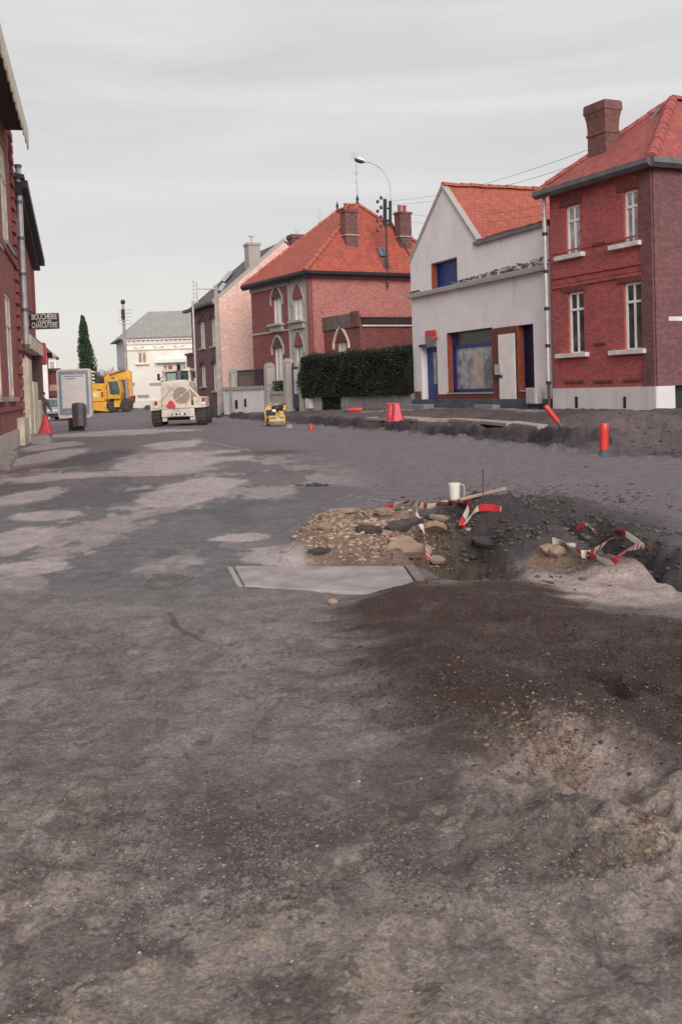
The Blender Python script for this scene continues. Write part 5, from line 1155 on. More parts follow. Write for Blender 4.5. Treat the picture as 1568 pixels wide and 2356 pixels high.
q = MB(); q.box(wx(388),wx(448),YB-.3,YB+2.8,wz(966),wz(940)); q.tube((wx(372),YB,gz+.44),(wx(464),YB,gz+.44),.12,8); q.build('axle', M_['dark'], bh)
q = MB(); sec = [(379,932),(379,892),(383,880),(392,876),(432,874),(444,880),(447,892),(447,932)]
q.prism([(wx(a),YB-.45,wz(b_)) for a, b_ in sec], (0,1.9,0)); q.build('engine_cover', M_['machine_w'], bh, edge=.04)
q = MB(); cg = Vector((wx(426),YB-.45,wz(910))); q.lathe(cg, [(.36,0),(.36,-.03),(.33,-.05)], 32, axis=(0,1,0)); q.build('radiator_grille', plain('grille mesh', (.42,.35,.30), .6, .2, fine=120, bump=1.), bh)
q = MB()
pr = [cg+Vector((.37*math.cos(a),-.05,.37*math.sin(a))) for a in np.linspace(0,6.283,33)]; q.path(pr, .018, 6); q.tube(cg+Vector((-.28,-.06,-.2)), cg+Vector((.3,-.06,.22)), .015, 6); q.lathe(cg+Vector((0,-.03,0)), [(.06,0),(.05,-.06)], 12, axis=(0,1,0))
q.tube((wx(401),YB-.48,wz(922)),(wx(401),YB-.48,wz(892)),.03,6); q.tube((wx(406),YB-.48,wz(892)),(wx(412),YB-.48,wz(912)),.02,6); q.tube((wx(401),YB-.5,wz(931)),(wx(446),YB-.5,wz(931)),.03,6); q.build('grille_frame', M_['machine_w'], bh)
for (a, b_, c, d) in ((355,379,920,943),(452,480,914,938)):
    q = MB(); q.prism([(wx(a),YB-.6,wz(c)),(wx(b_),YB-.6,wz(c)),(wx(b_)+.02,YB-.6,wz(d)+(.03 if a < 400 else -.0)),(wx(a)+(.0 if a<400 else .04),YB-.6,wz(d)-(.0 if a < 400 else .03))], (0,1.2,0)); fd = q.build('fender', M_['machine_w'], bh, edge=.02)
for (px, py) in ((368.5,925.5),(476,920.5)):
    MB().box(wx(px-3.2),wx(px+3.2),YB-.64,YB-.6,wz(py+4.5),wz(py-4.5)).build('tail_light', M_['red_lamp'], bh); MB().box(wx(px-3),wx(px+3),YB-.635,YB-.6,wz(py+11),wz(py+5.5)).build('lamp', M_['white'], bh)
MB().tube((wx(376),YB-.55,wz(922)),(wx(398),YB-.5,wz(896)),.055,8).build('brace', M_['machine_w'], bh); MB().tube((wx(445),YB-.5,wz(893)),(wx(465),YB-.5,wz(914)),.06,8).build('brace', M_['machine_w'], bh)
q = MB(); cgx = Vector((wx(404),YB-.82,wz(930)))
q.prism([cgx+Vector((.21*math.cos(a),0,.19*math.sin(a))) for a in (math.radians(t) for t in (75,105,195,225,315,345))], (0,.02,0)); q.build('warning_triangle', M_['red_pl'], bh)
MB().box(wx(399),wx(440),YB-.76,YB-.745,wz(955.5),wz(947)).build('number_plate', M_['shutter'], bh)
q = MB()
for i, px in enumerate((404,413,421,432)): q.box(wx(px),wx(px)+.05+.03*(i%2),YB-.768,YB-.76,wz(954),wz(949))
q.build('plate_marks', M_['metal_dk'], bh)
Yc = YB+1.2
q = MB()
for (a, ya_, b_, yb_) in ((371,849,378,918),(432,844,434,884)): q.tube((wx(a),Yc,wz(ya_)),(wx(b_),Yc,wz(yb_)),.055,6)
for (a, b_) in ((374,382),(434,436)): q.tube((wx(a),Yc+1.3,wz(852)),(wx(b_),Yc+1.3,wz(920)),.05,6)
q.prism([(wx(370),Yc-.1,wz(854)),(wx(436),Yc-.1,wz(852)),(wx(435),Yc-.1,wz(846)),(wx(372),Yc-.1,wz(848))], (0,1.5,0)); q.box(wx(378),wx(434),Yc,Yc+1.4,wz(925),wz(877))
q.build('cab', M_['machine_w'], bh)
q = MB(); q.box(wx(377),wx(431),Yc+.02,Yc+1.3,wz(877),wz(854)); q.build('cab_glass', M_['glass_gr'], bh)
MB().box(wx(380),wx(402),Yc+.0,Yc+.015,wz(874),wz(857)).build('cab_glass', plain('pale green glass', (.35,.5,.45), .2), bh)
MB().lathe((wx(388),Yc+.2,wz(847)), [(.07,0),(.07,.12),(.04,.2)], 10).build('beacon', M_['red_lamp'], bh)
q = MB(); q.tube((wx(411),YB+.9,wz(878)),(wx(411),YB+.9,wz(845)),.065,10); q.tube((wx(411),YB+.9,wz(848)),(wx(411),YB+.8,wz(837)),.075,10); q.build('exhaust', M_['black'], bh)
q = MB(); q.tube((wx(411),YB+.85,wz(878)),(wx(411),YB+.85,wz(852)),.11,10); q.build('air_filter', M_['gutter'], bh)
for (px, py) in ((356.5,865),(441.5,862)):
    o_ = MB(); o_.box(wx(px-3),wx(px+3),Yc+.4,Yc+.46,wz(py+8),wz(py-8)); o_.tube((wx(px),Yc+.45,wz(py+6)),(wx(373 if px < 400 else 434),Yc+.4,wz(py-6)),.02,5); o_.build('mirror', M_['black'], bh)

# ------------------------------------------------------------------ yellow wheeled excavator
YX = 74.0; gz = hs(P(258,953,YX).x, YX); kx = YX/FPX; XC = P(258,953,YX).x
def ex(px): return XC+(px-258)*kx
def ez(py): return gz+(953-py)*kx
xv = thing('excavator', 'yellow wheeled excavator with raised boom between panel and cream house', 'excavator', (XC, YX, gz))
q = MB(); q.prism([(ex(212),YX,ez(927)),(ex(246),YX,ez(927)),(ex(248),YX,ez(892)),(ex(243),YX,ez(886)),(ex(212),YX,ez(885))], (0,2.2,0)); q.build('engine_housing', M_['machine_y'], xv, edge=.04)
MB().box(ex(217),ex(231),YX-.03,YX,ez(917),ez(903)).build('hatch', plain('pale yellow hatch', (.85,.68,.35), .5), xv)
q = MB(); 
for (a, b_, c, d) in ((227,236,899,902),(214,222,930,932),(236,240,905,918)): q.box(ex(a),ex(b_),YX-.02,YX,ez(d),ez(c))
q.build('vent', M_['brick_or'], xv)
q = MB(); q.prism([(ex(212),YX-.2,ez(946)),(ex(250),YX-.2,ez(951)),(ex(259),YX-.2,ez(950)),(ex(252),YX-.2,ez(928)),(ex(212),YX-.2,ez(928))], (0,2.4,0)); q.build('chassis', M_['machine_y'], xv, edge=.03)
q = MB(); q.box(ex(214),ex(246),YX-.1,YX+2,ez(956),ez(947)); q.build('undercarriage', M_['dark'], xv)
q = MB(); q.prism([(ex(240),YX+.6,ez(900)),(ex(249),YX+.6,ez(900)),(ex(256),YX+.6,ez(878)),(ex(291),YX+.6,ez(879)),(ex(291),YX+.6,ez(858)),(ex(262),YX+.6,ez(857)),(ex(250),YX+.6,ez(862)),(ex(239),YX+.6,ez(872))], (0,.5,0)); q.build('boom', M_['machine_y'], xv, edge=.03)
q = MB(); q.prism([(ex(290),YX+.5,ez(862)),(ex(295),YX+.5,ez(855)),(ex(302),YX+.5,ez(860)),(ex(303),YX+.5,ez(885)),(ex(303.5),YX+.5,ez(920)),(ex(298),YX+.5,ez(920)),(ex(293),YX+.5,ez(885))], (0,.35,0)); q.build('stick', M_['machine_y'], xv, edge=.03)
q = MB(); q.prism([(ex(297),YX+.4,ez(918)),(ex(308),YX+.4,ez(916)),(ex(306),YX+.4,ez(932)),(ex(299),YX+.4,ez(936))], (0,.6,0)); q.build('bucket', M_['brick_or'], xv)
q = MB(); q.tube((ex(252),YX+.5,ez(866)),(ex(290),YX+.5,ez(856)),.05,6); q.tube((ex(246),YX+.5,ez(905)),(ex(262),YX+.5,ez(872)),.06,6); q.build('ram', M_['gutter'], xv)
q = MB(); q.prism([(ex(255),YX-.6,ez(922)),(ex(283),YX-.6,ez(922)),(ex(286),YX-.6,ez(905)),(ex(280),YX-.6,ez(878)),(ex(252),YX-.6,ez(878))], (0,1.1,0)); q.build('cab', M_['machine_y'], xv, edge=.03)
q = MB(); q.prism([(ex(261),YX-.63,ez(912)),(ex(282),YX-.63,ez(912)),(ex(282.5),YX-.63,ez(903)),(ex(278),YX-.63,ez(881)),(ex(257),YX-.63,ez(882))], (0,.02,0)); q.build('cab_glass', M_['glass_gr'], xv)
q = MB(); q.box(ex(266),ex(283),YX-.3,YX+.8,ez(941),ez(922)); q.build('turntable', M_['machine_y'], xv)
for px, py in ((263,942),(293,940)): tyre(xv, (ex(px), YX-.1, gz+.50), .46, .32, rim='machine_y', axis=Vector((.5,-.86,0)).normalized())
tyre(xv, (ex(280), YX+1.9, gz+.50), .46, .32, rim='machine_y', axis=Vector((.5,-.86,0)).normalized())
q = MB(); 
for px in (247,252): q.box(ex(px),ex(px)+.12,YX-.3,YX-.2,ez(922),ez(900))
q.build('hand_rail', M_['machine_y'], xv)

# ------------------------------------------------------------------ small yellow road roller
rp_ = T(638, 981); YR = rp_.y; kr = YR/FPX; gz = rp_.z
def rx(px): return rp_.x+(px-638)*kr
def rz(py): return gz+(980.5-py)*kr
rl_ = thing('road_roller', 'small yellow tandem road roller with pale steel drum in the road', 'roller', rp_)
MB().lathe((rx(621.5),YR+.0,gz+.22), [(.02,0),(.22,0),(.22,(655-621.5)*kr),(.02,(655-621.5)*kr)], 28, axis=(1,0,0)).build('drum', M_['steel'], rl_)
MB().lathe((rx(610),YR+.95,gz+.24), [(.02,0),(.24,0),(.24,.55),(.02,.55)], 28, axis=(1,0,0)).build('drum', M_['steel'], rl_)
q = MB(); q.box(rx(620),rx(622),YR-.2,YR+.3,rz(972),rz(955)); q.box(rx(654.5),rx(656.5),YR-.2,YR+.3,rz(972),rz(955)); q.box(rx(622),rx(654.5),YR-.25,YR-.16,rz(968),rz(963)); q.box(rx(622),rx(638),YR-.22,YR+.28,rz(959),rz(955)); q.box(rx(645),rx(654.5),YR-.22,YR+.28,rz(958),rz(953)); q.tube((rx(654),YR,rz(957)),(rx(643),YR+.1,rz(945)),.03,6); q.tube((rx(637),YR,rz(955)),(rx(636),YR,rz(945)),.03,6)
q.build('front_frame', M_['roller_y'], rl_)
MB().box(rx(623),rx(654),YR-.14,YR+.2,rz(963),rz(958.5)).build('dark_slot', M_['dark'], rl_)  # dark slot between the frame bars, its darkness drawn as a black box
q = MB(); q.prism([(rx(608),YR+.3,rz(958)),(rx(607),YR+.3,rz(945)),(rx(612),YR+.3,rz(936)),(rx(626),YR+.3,rz(931)),(rx(627),YR+.3,rz(941)),(rx(613),YR+.3,rz(944)),(rx(612),YR+.3,rz(968)),(rx(609),YR+.3,rz(970))], (0,.7,0)); q.box(rx(610),rx(652),YR+.4,YR+1.2,rz(962),rz(945)); q.box(rx(630),rx(642),YR+.7,YR+1,rz(932),rz(928.5)); q.box(rx(650),rx(658),YR+.3,YR+.8,rz(943),rz(931)); q.build('body', M_['roller_y'], rl_, edge=.02)
q = MB(); q.box(rx(613),rx(634),YR+.15,YR+.4,rz(953),rz(942)); q.blob((rx(638),YR+.25,rz(939)), .2, jit=.15, sq=(1.2,.8,.7)); q.blob((rx(645),YR+.3,rz(936)), .15, jit=.15, sq=(1,.8,.8)); q.box(rx(649),rx(657),YR+.25,YR+.6,rz(930),rz(928)); q.build('engine', M_['black'], rl_)
MB().blob((rx(631),YR+.12,rz(944)), .09, jit=.1, sq=(1,.5,.8)).build('headlight', M_['white'], rl_)
q = MB(); q.path([(rx(611),YR+.9,rz(945)),(rx(613),YR+.9,rz(930)),(rx(625),YR+.9,rz(927))], .02, 6); q.build('handle', M_['roller_y'], rl_)

# ------------------------------------------------------------------ red barriers and marker tubes
def flare(label, loc, w0, w1, h, rz=0, two=False):
    t = thing('traffic_barrier', label, 'barrier', loc, 'red plastic barriers', rz)
    def shell(ox, wa, wb, d0, d1, hh, ln=0):
        q = MB(); n = 28; prev = None; rings = []
        for k in range(9):
            s_ = k/8; z = hh*(1-s_); wv = wa+(wb-wa)*s_**1.25; dv = d0+(d1-d0)*s_; rg_ = []
            for i in range(n):
                a = 2*math.pi*i/n; fl = 1+.06*s_*math.sin(a*6+ox*9)+.03*s_*math.sin(a*11)
                cx_ = math.copysign(abs(math.cos(a))**.6, math.cos(a)); sy_ = math.copysign(abs(math.sin(a))**.6, math.sin(a))
                rg_.append((ox+ln*(1-s_)+wv/2*cx_*fl, dv/2*sy_*fl, z))
            rings.append(rg_)
        vs = [v for r_i in rings for v in r_i]
        q.add(vs, [[k*n+i,k*n+(i+1)%n,(k+1)*n+(i+1)%n,(k+1)*n+i] for k in range(8) for i in range(n)], 0, True)
        q.add([tuple(v) for v in rings[0]], [list(range(n))]); return q
    return t, shell
bl = T(104, 1021); zb_ = .32; Yb = G(92,1022).y
bk_ = thing('concrete_block', 'pale grey concrete block on the ground beneath the red barrier by the shop front', 'block', (P(92,1022,Yb).x, Yb, 0))
a = P(72,1022,Yb).x; b_ = P(113,1022,Yb).x; MB().box(a, b_, Yb, Yb+.5, -.05, zb_-.02).build('body', M_['concrete'], bk_, edge=.03); MB().box(a-.02, b_+.01, Yb-.02, Yb+.52, zb_-.02, zb_).build('lid', M_['concrete'], bk_)
t, sh = flare('faded red flared plastic barrier standing on a grey concrete block by the shop front', (P(107,999,Yb+.25).x, Yb+.25, zb_), .2, .5, .55)
sh(0, .13, .46, .12, .40, .56).build('skirt', M_['red_pl']).parent = t
q = MB(); q.box(-.07,.07,-.06,.06,.55,.60); q.build('neck', M_['red_pl']).parent = t
r1 = T(907, 969)
t, sh = flare('crumpled pair of red flared plastic barriers standing on the trench edge', (r1.x, r1.y, r1.z-.02), .2, .5, .62)
s_ = 13.2/FPX*r1.y/ .18
sh(-.08, .30, .40, .2, .32, .60, .02).build('skirt', M_['red_pl']).parent = t
o = sh(.06, .24, .44, .22, .34, .585, -.02).build('skirt', M_['red_pl']); o.parent = t; o.location = (.03,-.10,0)
q = MB(); q.prism([(-.25,-.11,.53),(.17,-.11,.50),(.18,-.11,.585),(.0,-.11,.60),(-.10,-.11,.55),(-.24,-.11,.62)], (0,.2,0)); q.build('neck', M_['red_pl'], edge=.02).parent = t
def tubem(label, loc, rot, L_=.50, R_=.075):
    t = thing('marker_post', label, 'marker post', loc, 'red plastic marker posts')
    t.rotation_euler = rot
    MB().lathe((0,0,.10), [(R_*.93,0),(R_,.015),(R_*1.04,L_-.12),(R_*1.1,L_-.02),(R_*.95,L_)], 20).build('sleeve', M_['red_tube']).parent = t
    MB().lathe((0,0,-.03), [(R_*1.35,0),(R_*1.25,.04),(R_*.98,.06),(R_*.98,.14)], 20).build('foot', plain('blue grey foot '+str(len(bpy.data.materials)), (.09,.10,.12), .7)).parent = t
    return t
p0 = T(1388, 1050); tubem('upright red tube post on a blue grey foot at the right road edge', p0, (.0, .03, 0), .50, .078)
p1 = T(1287, 986); tubem('thin red tube post tilted over in the dug verge before the red brick house', p1+Vector((.02,0,0)), (0, -.62, 0), .48, .055)
p2 = T(797, 949); tubem('red tube post lying flat with its black foot towards the hedge', p2+Vector((-.05,0,.10)), (0, math.pi/2-.02, 0), .62, .09)
p3 = T(716, 990); o = MB().lathe(p3-Vector((0,0,.04)), [(.07,0),(.085,.1),(.07,.2),(.03,.24)], 14).build('traffic_marker', M_['red_pl']); tag(o, 'small pinkish red marker cap on the road beside the trench', 'traffic marker')
o = MB().box(T(665,985).x-.1, T(665,985).x+.12, T(665,985).y, T(665,985).y+.2, -.05, .13).build('stone_block', M_['concrete'], edge=.03); tag(o, 'small pale stone block right of the yellow roller', 'block')

# ------------------------------------------------------------------ broken pavement along the dug edge
bpv = thing('broken_pavement', 'row of broken pale pavement slabs left along the edge of the dug trench', 'pavement edge', T(1040, 972))
edge_px = [(838,967),(900,968.5),(960,969),(1030,971),(1100,974),(1165,978),(1236,986)]
for k, (a, b_) in enumerate(zip(edge_px, edge_px[1:])):
    A = T(a[0]+2, a[1]); B = T(b_[0]-1, b_[1]); d_ = (B-A); bk3 = Vector((.55,.83,0))*(1.0-.06*k)
    zt = max(hs(A.x, A.y), hs(B.x, B.y))+.06
    p_ = [A, A.lerp(B,.5)+Vector((un(-.1,.1),un(-.15,.1),0)), B, B+bk3, A+bk3*un(.8,1.1)]
    MB().prism([(v.x, v.y, zt-.10) for v in p_], (0,0,.10)).build('paving_slab', plain('pinkish paving', (.44,.35,.33), .9, bump=.4, dirt=(.2,.16,.15), dirt_amt=.6, scale=3) if k == 0 else bpv.children[0].data.materials[0], bpv, edge=.01)

# ------------------------------------------------------------------ middle distance bits
def loc_dir(a, b, z=0): return (T(*b)-T(*a))
pb = T(1045, 1149); zz = pb.z
bk2 = thing('plastic_bucket', 'white plastic bucket standing beside the plank behind the spoil heap', 'bucket', pb)
MB().lathe(pb-Vector((0,0,.02)), [(.055,0),(.062,.03),(.070,.19),(.076,.21),(.076,.225)], 24).build('shell', plain('white bucket', (.78,.74,.66), .4, var=.08), bk2)
q = MB(); q.path([pb+Vector((.078,-.01,.19)), pb+Vector((.12,-.01,.17)), pb+Vector((.125,-.01,.06)), pb+Vector((.11,-.01,.02))], .006, 5); q.build('handle', M_['gutter_lt'], bk2)
def plank(label, a, b, wd, th, lift=.03, m='wood', name='plank'):
    d = (b-a); mid_ = (a+b)/2+Vector((0,0,lift)); X = d/2; Yv = Vector((-d.y,d.x,0)).normalized()*wd/2
    o = MB().obox(mid_, X, Yv, Vector((0,0,th/2))).build(name, M_[m], edge=.004); tag(o, label, 'plank'); return o
a = T(1060,1160)+Vector((0,0,.03)); b_ = P(1160,1124,a.y-.35); plank('long raw timber batten leaning up out of the dark spoil heap', a, b_, .06, .035, 0)
a, b_ = T(1016,1159), T(1050,1156); plank('short pale board lying under the white bucket', a, b_, .10, .03, .02)
q = MB(); p = T(1110,1150); q.tube(p-Vector((0,0,.1)), P(1110,1078,p.y), .006, 6); o = q.build('steel_rod', M_['pole']); tag(o, 'thin dark steel rod standing upright in the soil behind the batten', 'rod')
# concrete slab
sc = [T(522,1310), T(928,1308), T(976,1350), T(545,1350)]
zt = max(hs(v.x, v.y) for v in sc)+.0
mean = -.005
cs_ = thing('concrete_slab', 'long pale concrete slab lying flat in front of the pit', 'slab', sc[0])
sc2 = [Vector((v.x, v.y, mean-.12)) for v in sc]
MB().prism([sc2[0].lerp(sc2[1],.045), sc2[1], sc2[2], sc2[3].lerp(sc2[2],.045)], (0,0,.15)).build('plate', plain('pinkish concrete', (.37,.32,.31), .95, bump=.5, dirt=(.2,.17,.16), dirt_amt=.6, scale=4), cs_, edge=.01)
MB().prism([sc2[0], sc2[0].lerp(sc2[1],.035), sc2[3].lerp(sc2[2],.035), sc2[3]], (0,0,.145)).build('kerb_stone', M_['concrete'], cs_, edge=.01)
e0 = sc2[1]+Vector((.01,0,.02)); e1 = sc2[2]+Vector((.01,0,.02)); MB().prism([e0, e0+Vector((.07,0,0)), e1+Vector((.07,0,0)), e1], (0,0,.14)).build('edge_board', plain('weathered board', (.22,.17,.14), .9), cs_)
# broken crust slabs in the rubble
def chunk(label, px, py, L_, W_, th, rz_, tx, ty, m):
    p = T(px, py); q = MB(); n = 9; pts = []
    for i in range(n):
        a = 2*math.pi*i/n; r = 1+random.uniform(-.38,.25); pts.append((L_/2*math.cos(a)*r, W_/2*math.sin(a)*r, 0))
    q.prism(pts, (0,0,th)); o = q.build('asphalt_chunk', M_[m], edge=.006); o.location = p+Vector((0,0,.02)); o.rotation_euler = (tx, ty, rz_); tag(o, label, 'asphalt chunk', 'broken slabs of old paving round the pit'); return o
chunk('long dark broken asphalt slab tilted on the middle of the rubble heap', 922, 1218, .42, .14, .05, .25, .35, -.1, 'asph_ch')
chunk('dark flat asphalt piece left of the long dark slab', 850, 1232, .30, .12, .045, -.1, .2, .05, 'asph_ch')
chunk('thin dark asphalt sliver between slab and red tape', 985, 1196, .26, .10, .03, .3, .3, -.2, 'asph_ch')
chunk('brown crust slab hanging over the pit edge right of the dark slab', 1000, 1228, .26, .22, .06, .5, -.5, .3, 'asph_ch2')
chunk('broad tan crust at the front left rim of the pit', 935, 1278, .42, .26, .07, .2, .5, .05, 'asph_ch2')
chunk('flat brown crust at the back left of the rubble heap', 800, 1182, .20, .12, .04, .1, .1, 0, 'asph_ch2')
chunk('small orange brown crust at the back edge of the heap', 880, 1190, .18, .10, .05, 0, .3, 0, 'asph_ch2')
chunk('small dark crust lying at the left foot of the heap', 735, 1275, .22, .10, .03, .2, .1, 0, 'asph_ch')
chunk('dark piece of asphalt beside the white bucket board', 1030, 1170, .22, .08, .04, .1, .1, 0, 'asph_ch')
for lb, px, py, s_, m in (('pale tan boulder with flat face right of the pit', 1283, 1282, .075, 'asph_ch2'), ('orange brown stone half buried behind the pale tan boulder', 1262, 1272, .07, 'asph_ch2'), ('rounded pale stone beside the red and white tape', 1312, 1262, .035, 'concrete'), ('lone orange stone on the dark mud before the slab', 766, 1392, .035, 'asph_ch2'), ('pale stone at the far wall of the pit', 1075, 1222, .03, 'concrete')):
    p = T(px, py); q = MB(); q.blob((0,0,0), s_, jit=.2, sq=(1.25,1,.85)); o = q.build('stone', M_[m], edge=s_*.12); o.location = p+Vector((0,0,s_*.4)); tag(o, lb, 'stone')
for lb, px, py, L_, W_, rz_, m in (('tan crust piece at the left end of the rubble heap', 745, 1222, .16, .1, .2, 'asph_ch2'), ('long thin brown crust along the pit rim under the tape', 1015, 1200, .3, .08, .35, 'asph_ch2'), ('dark crust wedge at the right rim of the pit', 1112, 1262, .26, .14, -.4, 'asph_ch'), ('pale brown crust slab beside the slab edge board', 1005, 1305, .2, .12, .3, 'asph_ch2')):
    chunk(lb, px, py, L_, W_, .04, rz_, .45, .2, m)
# road gully debris
for lb, px, py in (('left dark lump of debris on the rolled road', 700, 1116), ('right dark lump of debris on the rolled road', 738, 1118)):
    p = T(px, py); q = MB()
    for k in range(7): q.blob((un(-.16,.16), un(-.08,.08), un(0,.02)), un(.02,.045), jit=.3, sq=(1.8,1,.5))
    o = q.build('debris', M_['asph_ch']); o.location = p; tag(o, lb, 'debris')
# cover plate on the left
p = T(385, 1335); q = MB(); q.lathe((0,0,-.02), [(.20,0),(.20,.04),(.16,.045),(.15,.03)], 28); 
for k in range(-2,3): q.box(-.13, .13, k*.055-.012, k*.055+.012, .01, .028)
o = q.build('manhole_cover', plain('grimy iron', (.13,.12,.11), .8, .2, dirt=(.2,.17,.14), dirt_amt=.6, scale=10)); o.location = p+Vector((0,0,-.008)); tag(o, 'grimy round iron cover sunk in the left of the road', 'manhole cover')

# barrier tape
def tape(label, pts, wd=.055, segL=.16, first=0, group='strips of red and white barrier tape'):
    # pts: (px, py, lift) on the terrain, joined by a smooth twisting ribbon
    W = [T(a, b)+Vector((0,0,c)) for a, b, c in pts]
    fine = []
    for i in range(len(W)-1):
        p_1 = W[max(0,i-1)]; p0_, p1_, p2_ = W[i], W[i+1], W[min(len(W)-1,i+2)]
        for k in range(12):
            t = k/12; fine.append(.5*((2*p0_)+(p1_-p_1)*t+(2*p_1-5*p0_+4*p1_-p2_)*t*t+(-p_1+3*p0_-3*p1_+p2_)*t**3))
    fine.append(W[-1]); q = MB(); dist = 0; prev = None
    for i, p in enumerate(fine):
        d = (fine[min(i+1,len(fine)-1)]-fine[max(i-1,0)]).normalized(); side = d.cross(Vector((0,0,1))).normalized(); up = side.cross(d)
        a = .9+.5*math.sin(i*.23+first*2); sv = (side*math.cos(a)+up*math.sin(a))*wd/2
        if i: dist += (p-fine[i-1]).length
        cur = (p-sv, p+sv)
        if prev: q.add([prev[0], prev[1], cur[1], cur[0]], [[0,1,2,3]], (int(dist/segL)+first) % 2)
        prev = cur
    o = q.build('barrier_tape', [M_['tape_r'], M_['tape_w']]); so_ = o.modifiers.new('thickness', 'SOLIDIFY'); so_.thickness = .002
    tag(o, label, 'barrier tape', group)
tape('red and white tape running along the back of the rubble heap to the bucket', [(866,1188,.02),(900,1186,.05),(935,1172,.08),(985,1176,.05),(1022,1168,.06)], .065, .2, 0)
tape('red and white tape bent into a tick on the dark spoil heap', [(1030,1165,.05),(1068,1170,.05),(1078,1186,.06),(1062,1222,.04),(1100,1195,.10),(1152,1180,.03)], .07, .22, 1)
tape('red and white tape strip hanging down into the pit', [(960,1206,.11),(967,1235,.13),(977,1275,.15),(989,1318,.10)], .06, .17, 1)
tape('red and white tape looped over the soil at the far right', [(1270,1262,.06),(1305,1268,.05),(1350,1288,.04),(1405,1272,.10),(1430,1262,.09),(1490,1283,.05)], .065, .26, 1)
tape('red and white tape folded low in the middle of the right hand heap', [(1350,1288,.05),(1400,1300,.02),(1440,1285,.06),(1470,1278,.06)], .055, .26, 0)
tape('short pink and white tape end on top of the right hand heap', [(1325,1236,.02),(1350,1236,.05),(1372,1246,.04)], .03, .12, 0)

# ------------------------------------------------------------------ advertising panel, bin, car, person
Yq = 48.0; kq = Yq/FPX; bx0 = P(172, 904, Yq); X1 = bx0.x; 
def qx(px): return X1+(px-172)*kq
def qz(py): return EYE+(911-py)*kq
gz = hs(X1, Yq)
ad = thing('advertising_panel', 'freestanding street panel with cream frame and pale poster behind the bin', 'street panel', (X1, Yq, gz))
def rrect(x0, x1, z0, z1, r, n=5):
    pts = []
    for cx_, cz_, a0_ in ((x1-r,z0+r,-90),(x1-r,z1-r,0),(x0+r,z1-r,90),(x0+r,z0+r,180)):
        for i in range(n+1): a = math.radians(a0_+90*i/n); pts.append((cx_+r*math.cos(a), cz_+r*math.sin(a)))
    return pts
q = MB(); q.prism([(a,Yq,b) for a, b in rrect(qx(132),qx(210),qz(961),qz(848),.14)], (0,.35,0)); q.build('housing', M_['cream'], ad, edge=.015)
q = MB(); q.prism([(a,Yq-.012,b) for a, b in rrect(qx(136.5),qx(205),qz(953),qz(852),.05)], (0,.012,0)); q.build('face', M_['bb_blue'], ad)
q = MB(); q.box(qx(143.5),qx(199),Yq-.025,Yq-.012,qz(938),qz(861)); q.build('poster', M_['bb_paper'], ad)
q = MB()
random.seed(3)
for (xa_, xb_, yy, hh_) in ((149,192,864.5,2.6),(155,172,870,2.6)):
    xx = xa_
    while xx < xb_: w_i = un(1.5,3.6); q.box(qx(xx),qx(xx+w_i),Yq-.03,Yq-.025,qz(yy+hh_*.5),qz(yy-hh_*.5)); xx += w_i+.7
q.build('heading_marks', M_['bb_ink'], ad)
q = MB(); q.box(qx(147),qx(160),Yq-.02,Yq-.012,qz(949),qz(945)); q.box(qx(165),qx(169),Yq-.02,Yq-.012,qz(944),qz(940)); q.box(qx(165),qx(182),Yq-.02,Yq-.012,qz(858),qz(855.5)); q.build('face_marks', M_['gutter_lt'], ad)
for i in range(4): q = MB(); q.blob((qx(214),Yq+.2,qz(856+i*8)), .075, jit=.05, sq=(1.2,1,.75)); q.build('side_knob', M_['white'], ad)
MB().box(qx(160),qx(186),Yq+.06,Yq+.3,gz-.1,qz(960)).build('foot', M_['black'], ad)
Yn = 42.8; xn = P(178, 985, Yn).x; kn = Yn/FPX; gz = hs(xn, Yn)
def nx(px): return xn+(px-178)*kn
def nz(py): return gz+(990-py)*kn
bn = thing('litter_bin', 'dark maroon striped sack slumped over a black box in front of the panel', 'bin', (xn, Yn, gz))
MB().box(nx(159),nx(190),Yn-.05,Yn+.45,gz-.03,nz(960)).build('black_box', M_['black'], bn, edge=.02)
sgp = lambda v: math.copysign(abs(v)**.5, v)
q = MB(); n = 24; rings = []
for k, (s_, z_) in enumerate(((.92,980),(.97,968),(1.0,950),(1.02,938),(1.0,931),(.88,928),(.1,926.5))):
    rings += [(nx(186)+.275*s_*sgp(math.cos(2*math.pi*i/n))*(1+.05*math.sin(i*2.4)), Yn-.1+.2*s_*sgp(math.sin(2*math.pi*i/n)), nz(z_+(1.6*math.sin(i*.9)))) for i in range(n)]
q.add(rings, [[k*n+i,k*n+(i+1)%n,(k+1)*n+(i+1)%n,(k+1)*n+i] for k in range(6) for i in range(n)], 0, True); q.m = [((i % n)//2) % 2 for i in range(len(q.f))]; q.build('sack', [plain('maroon sacking', (.10,.045,.055), .6), plain('blue grey sacking', (.13,.14,.19), .6)], bn)
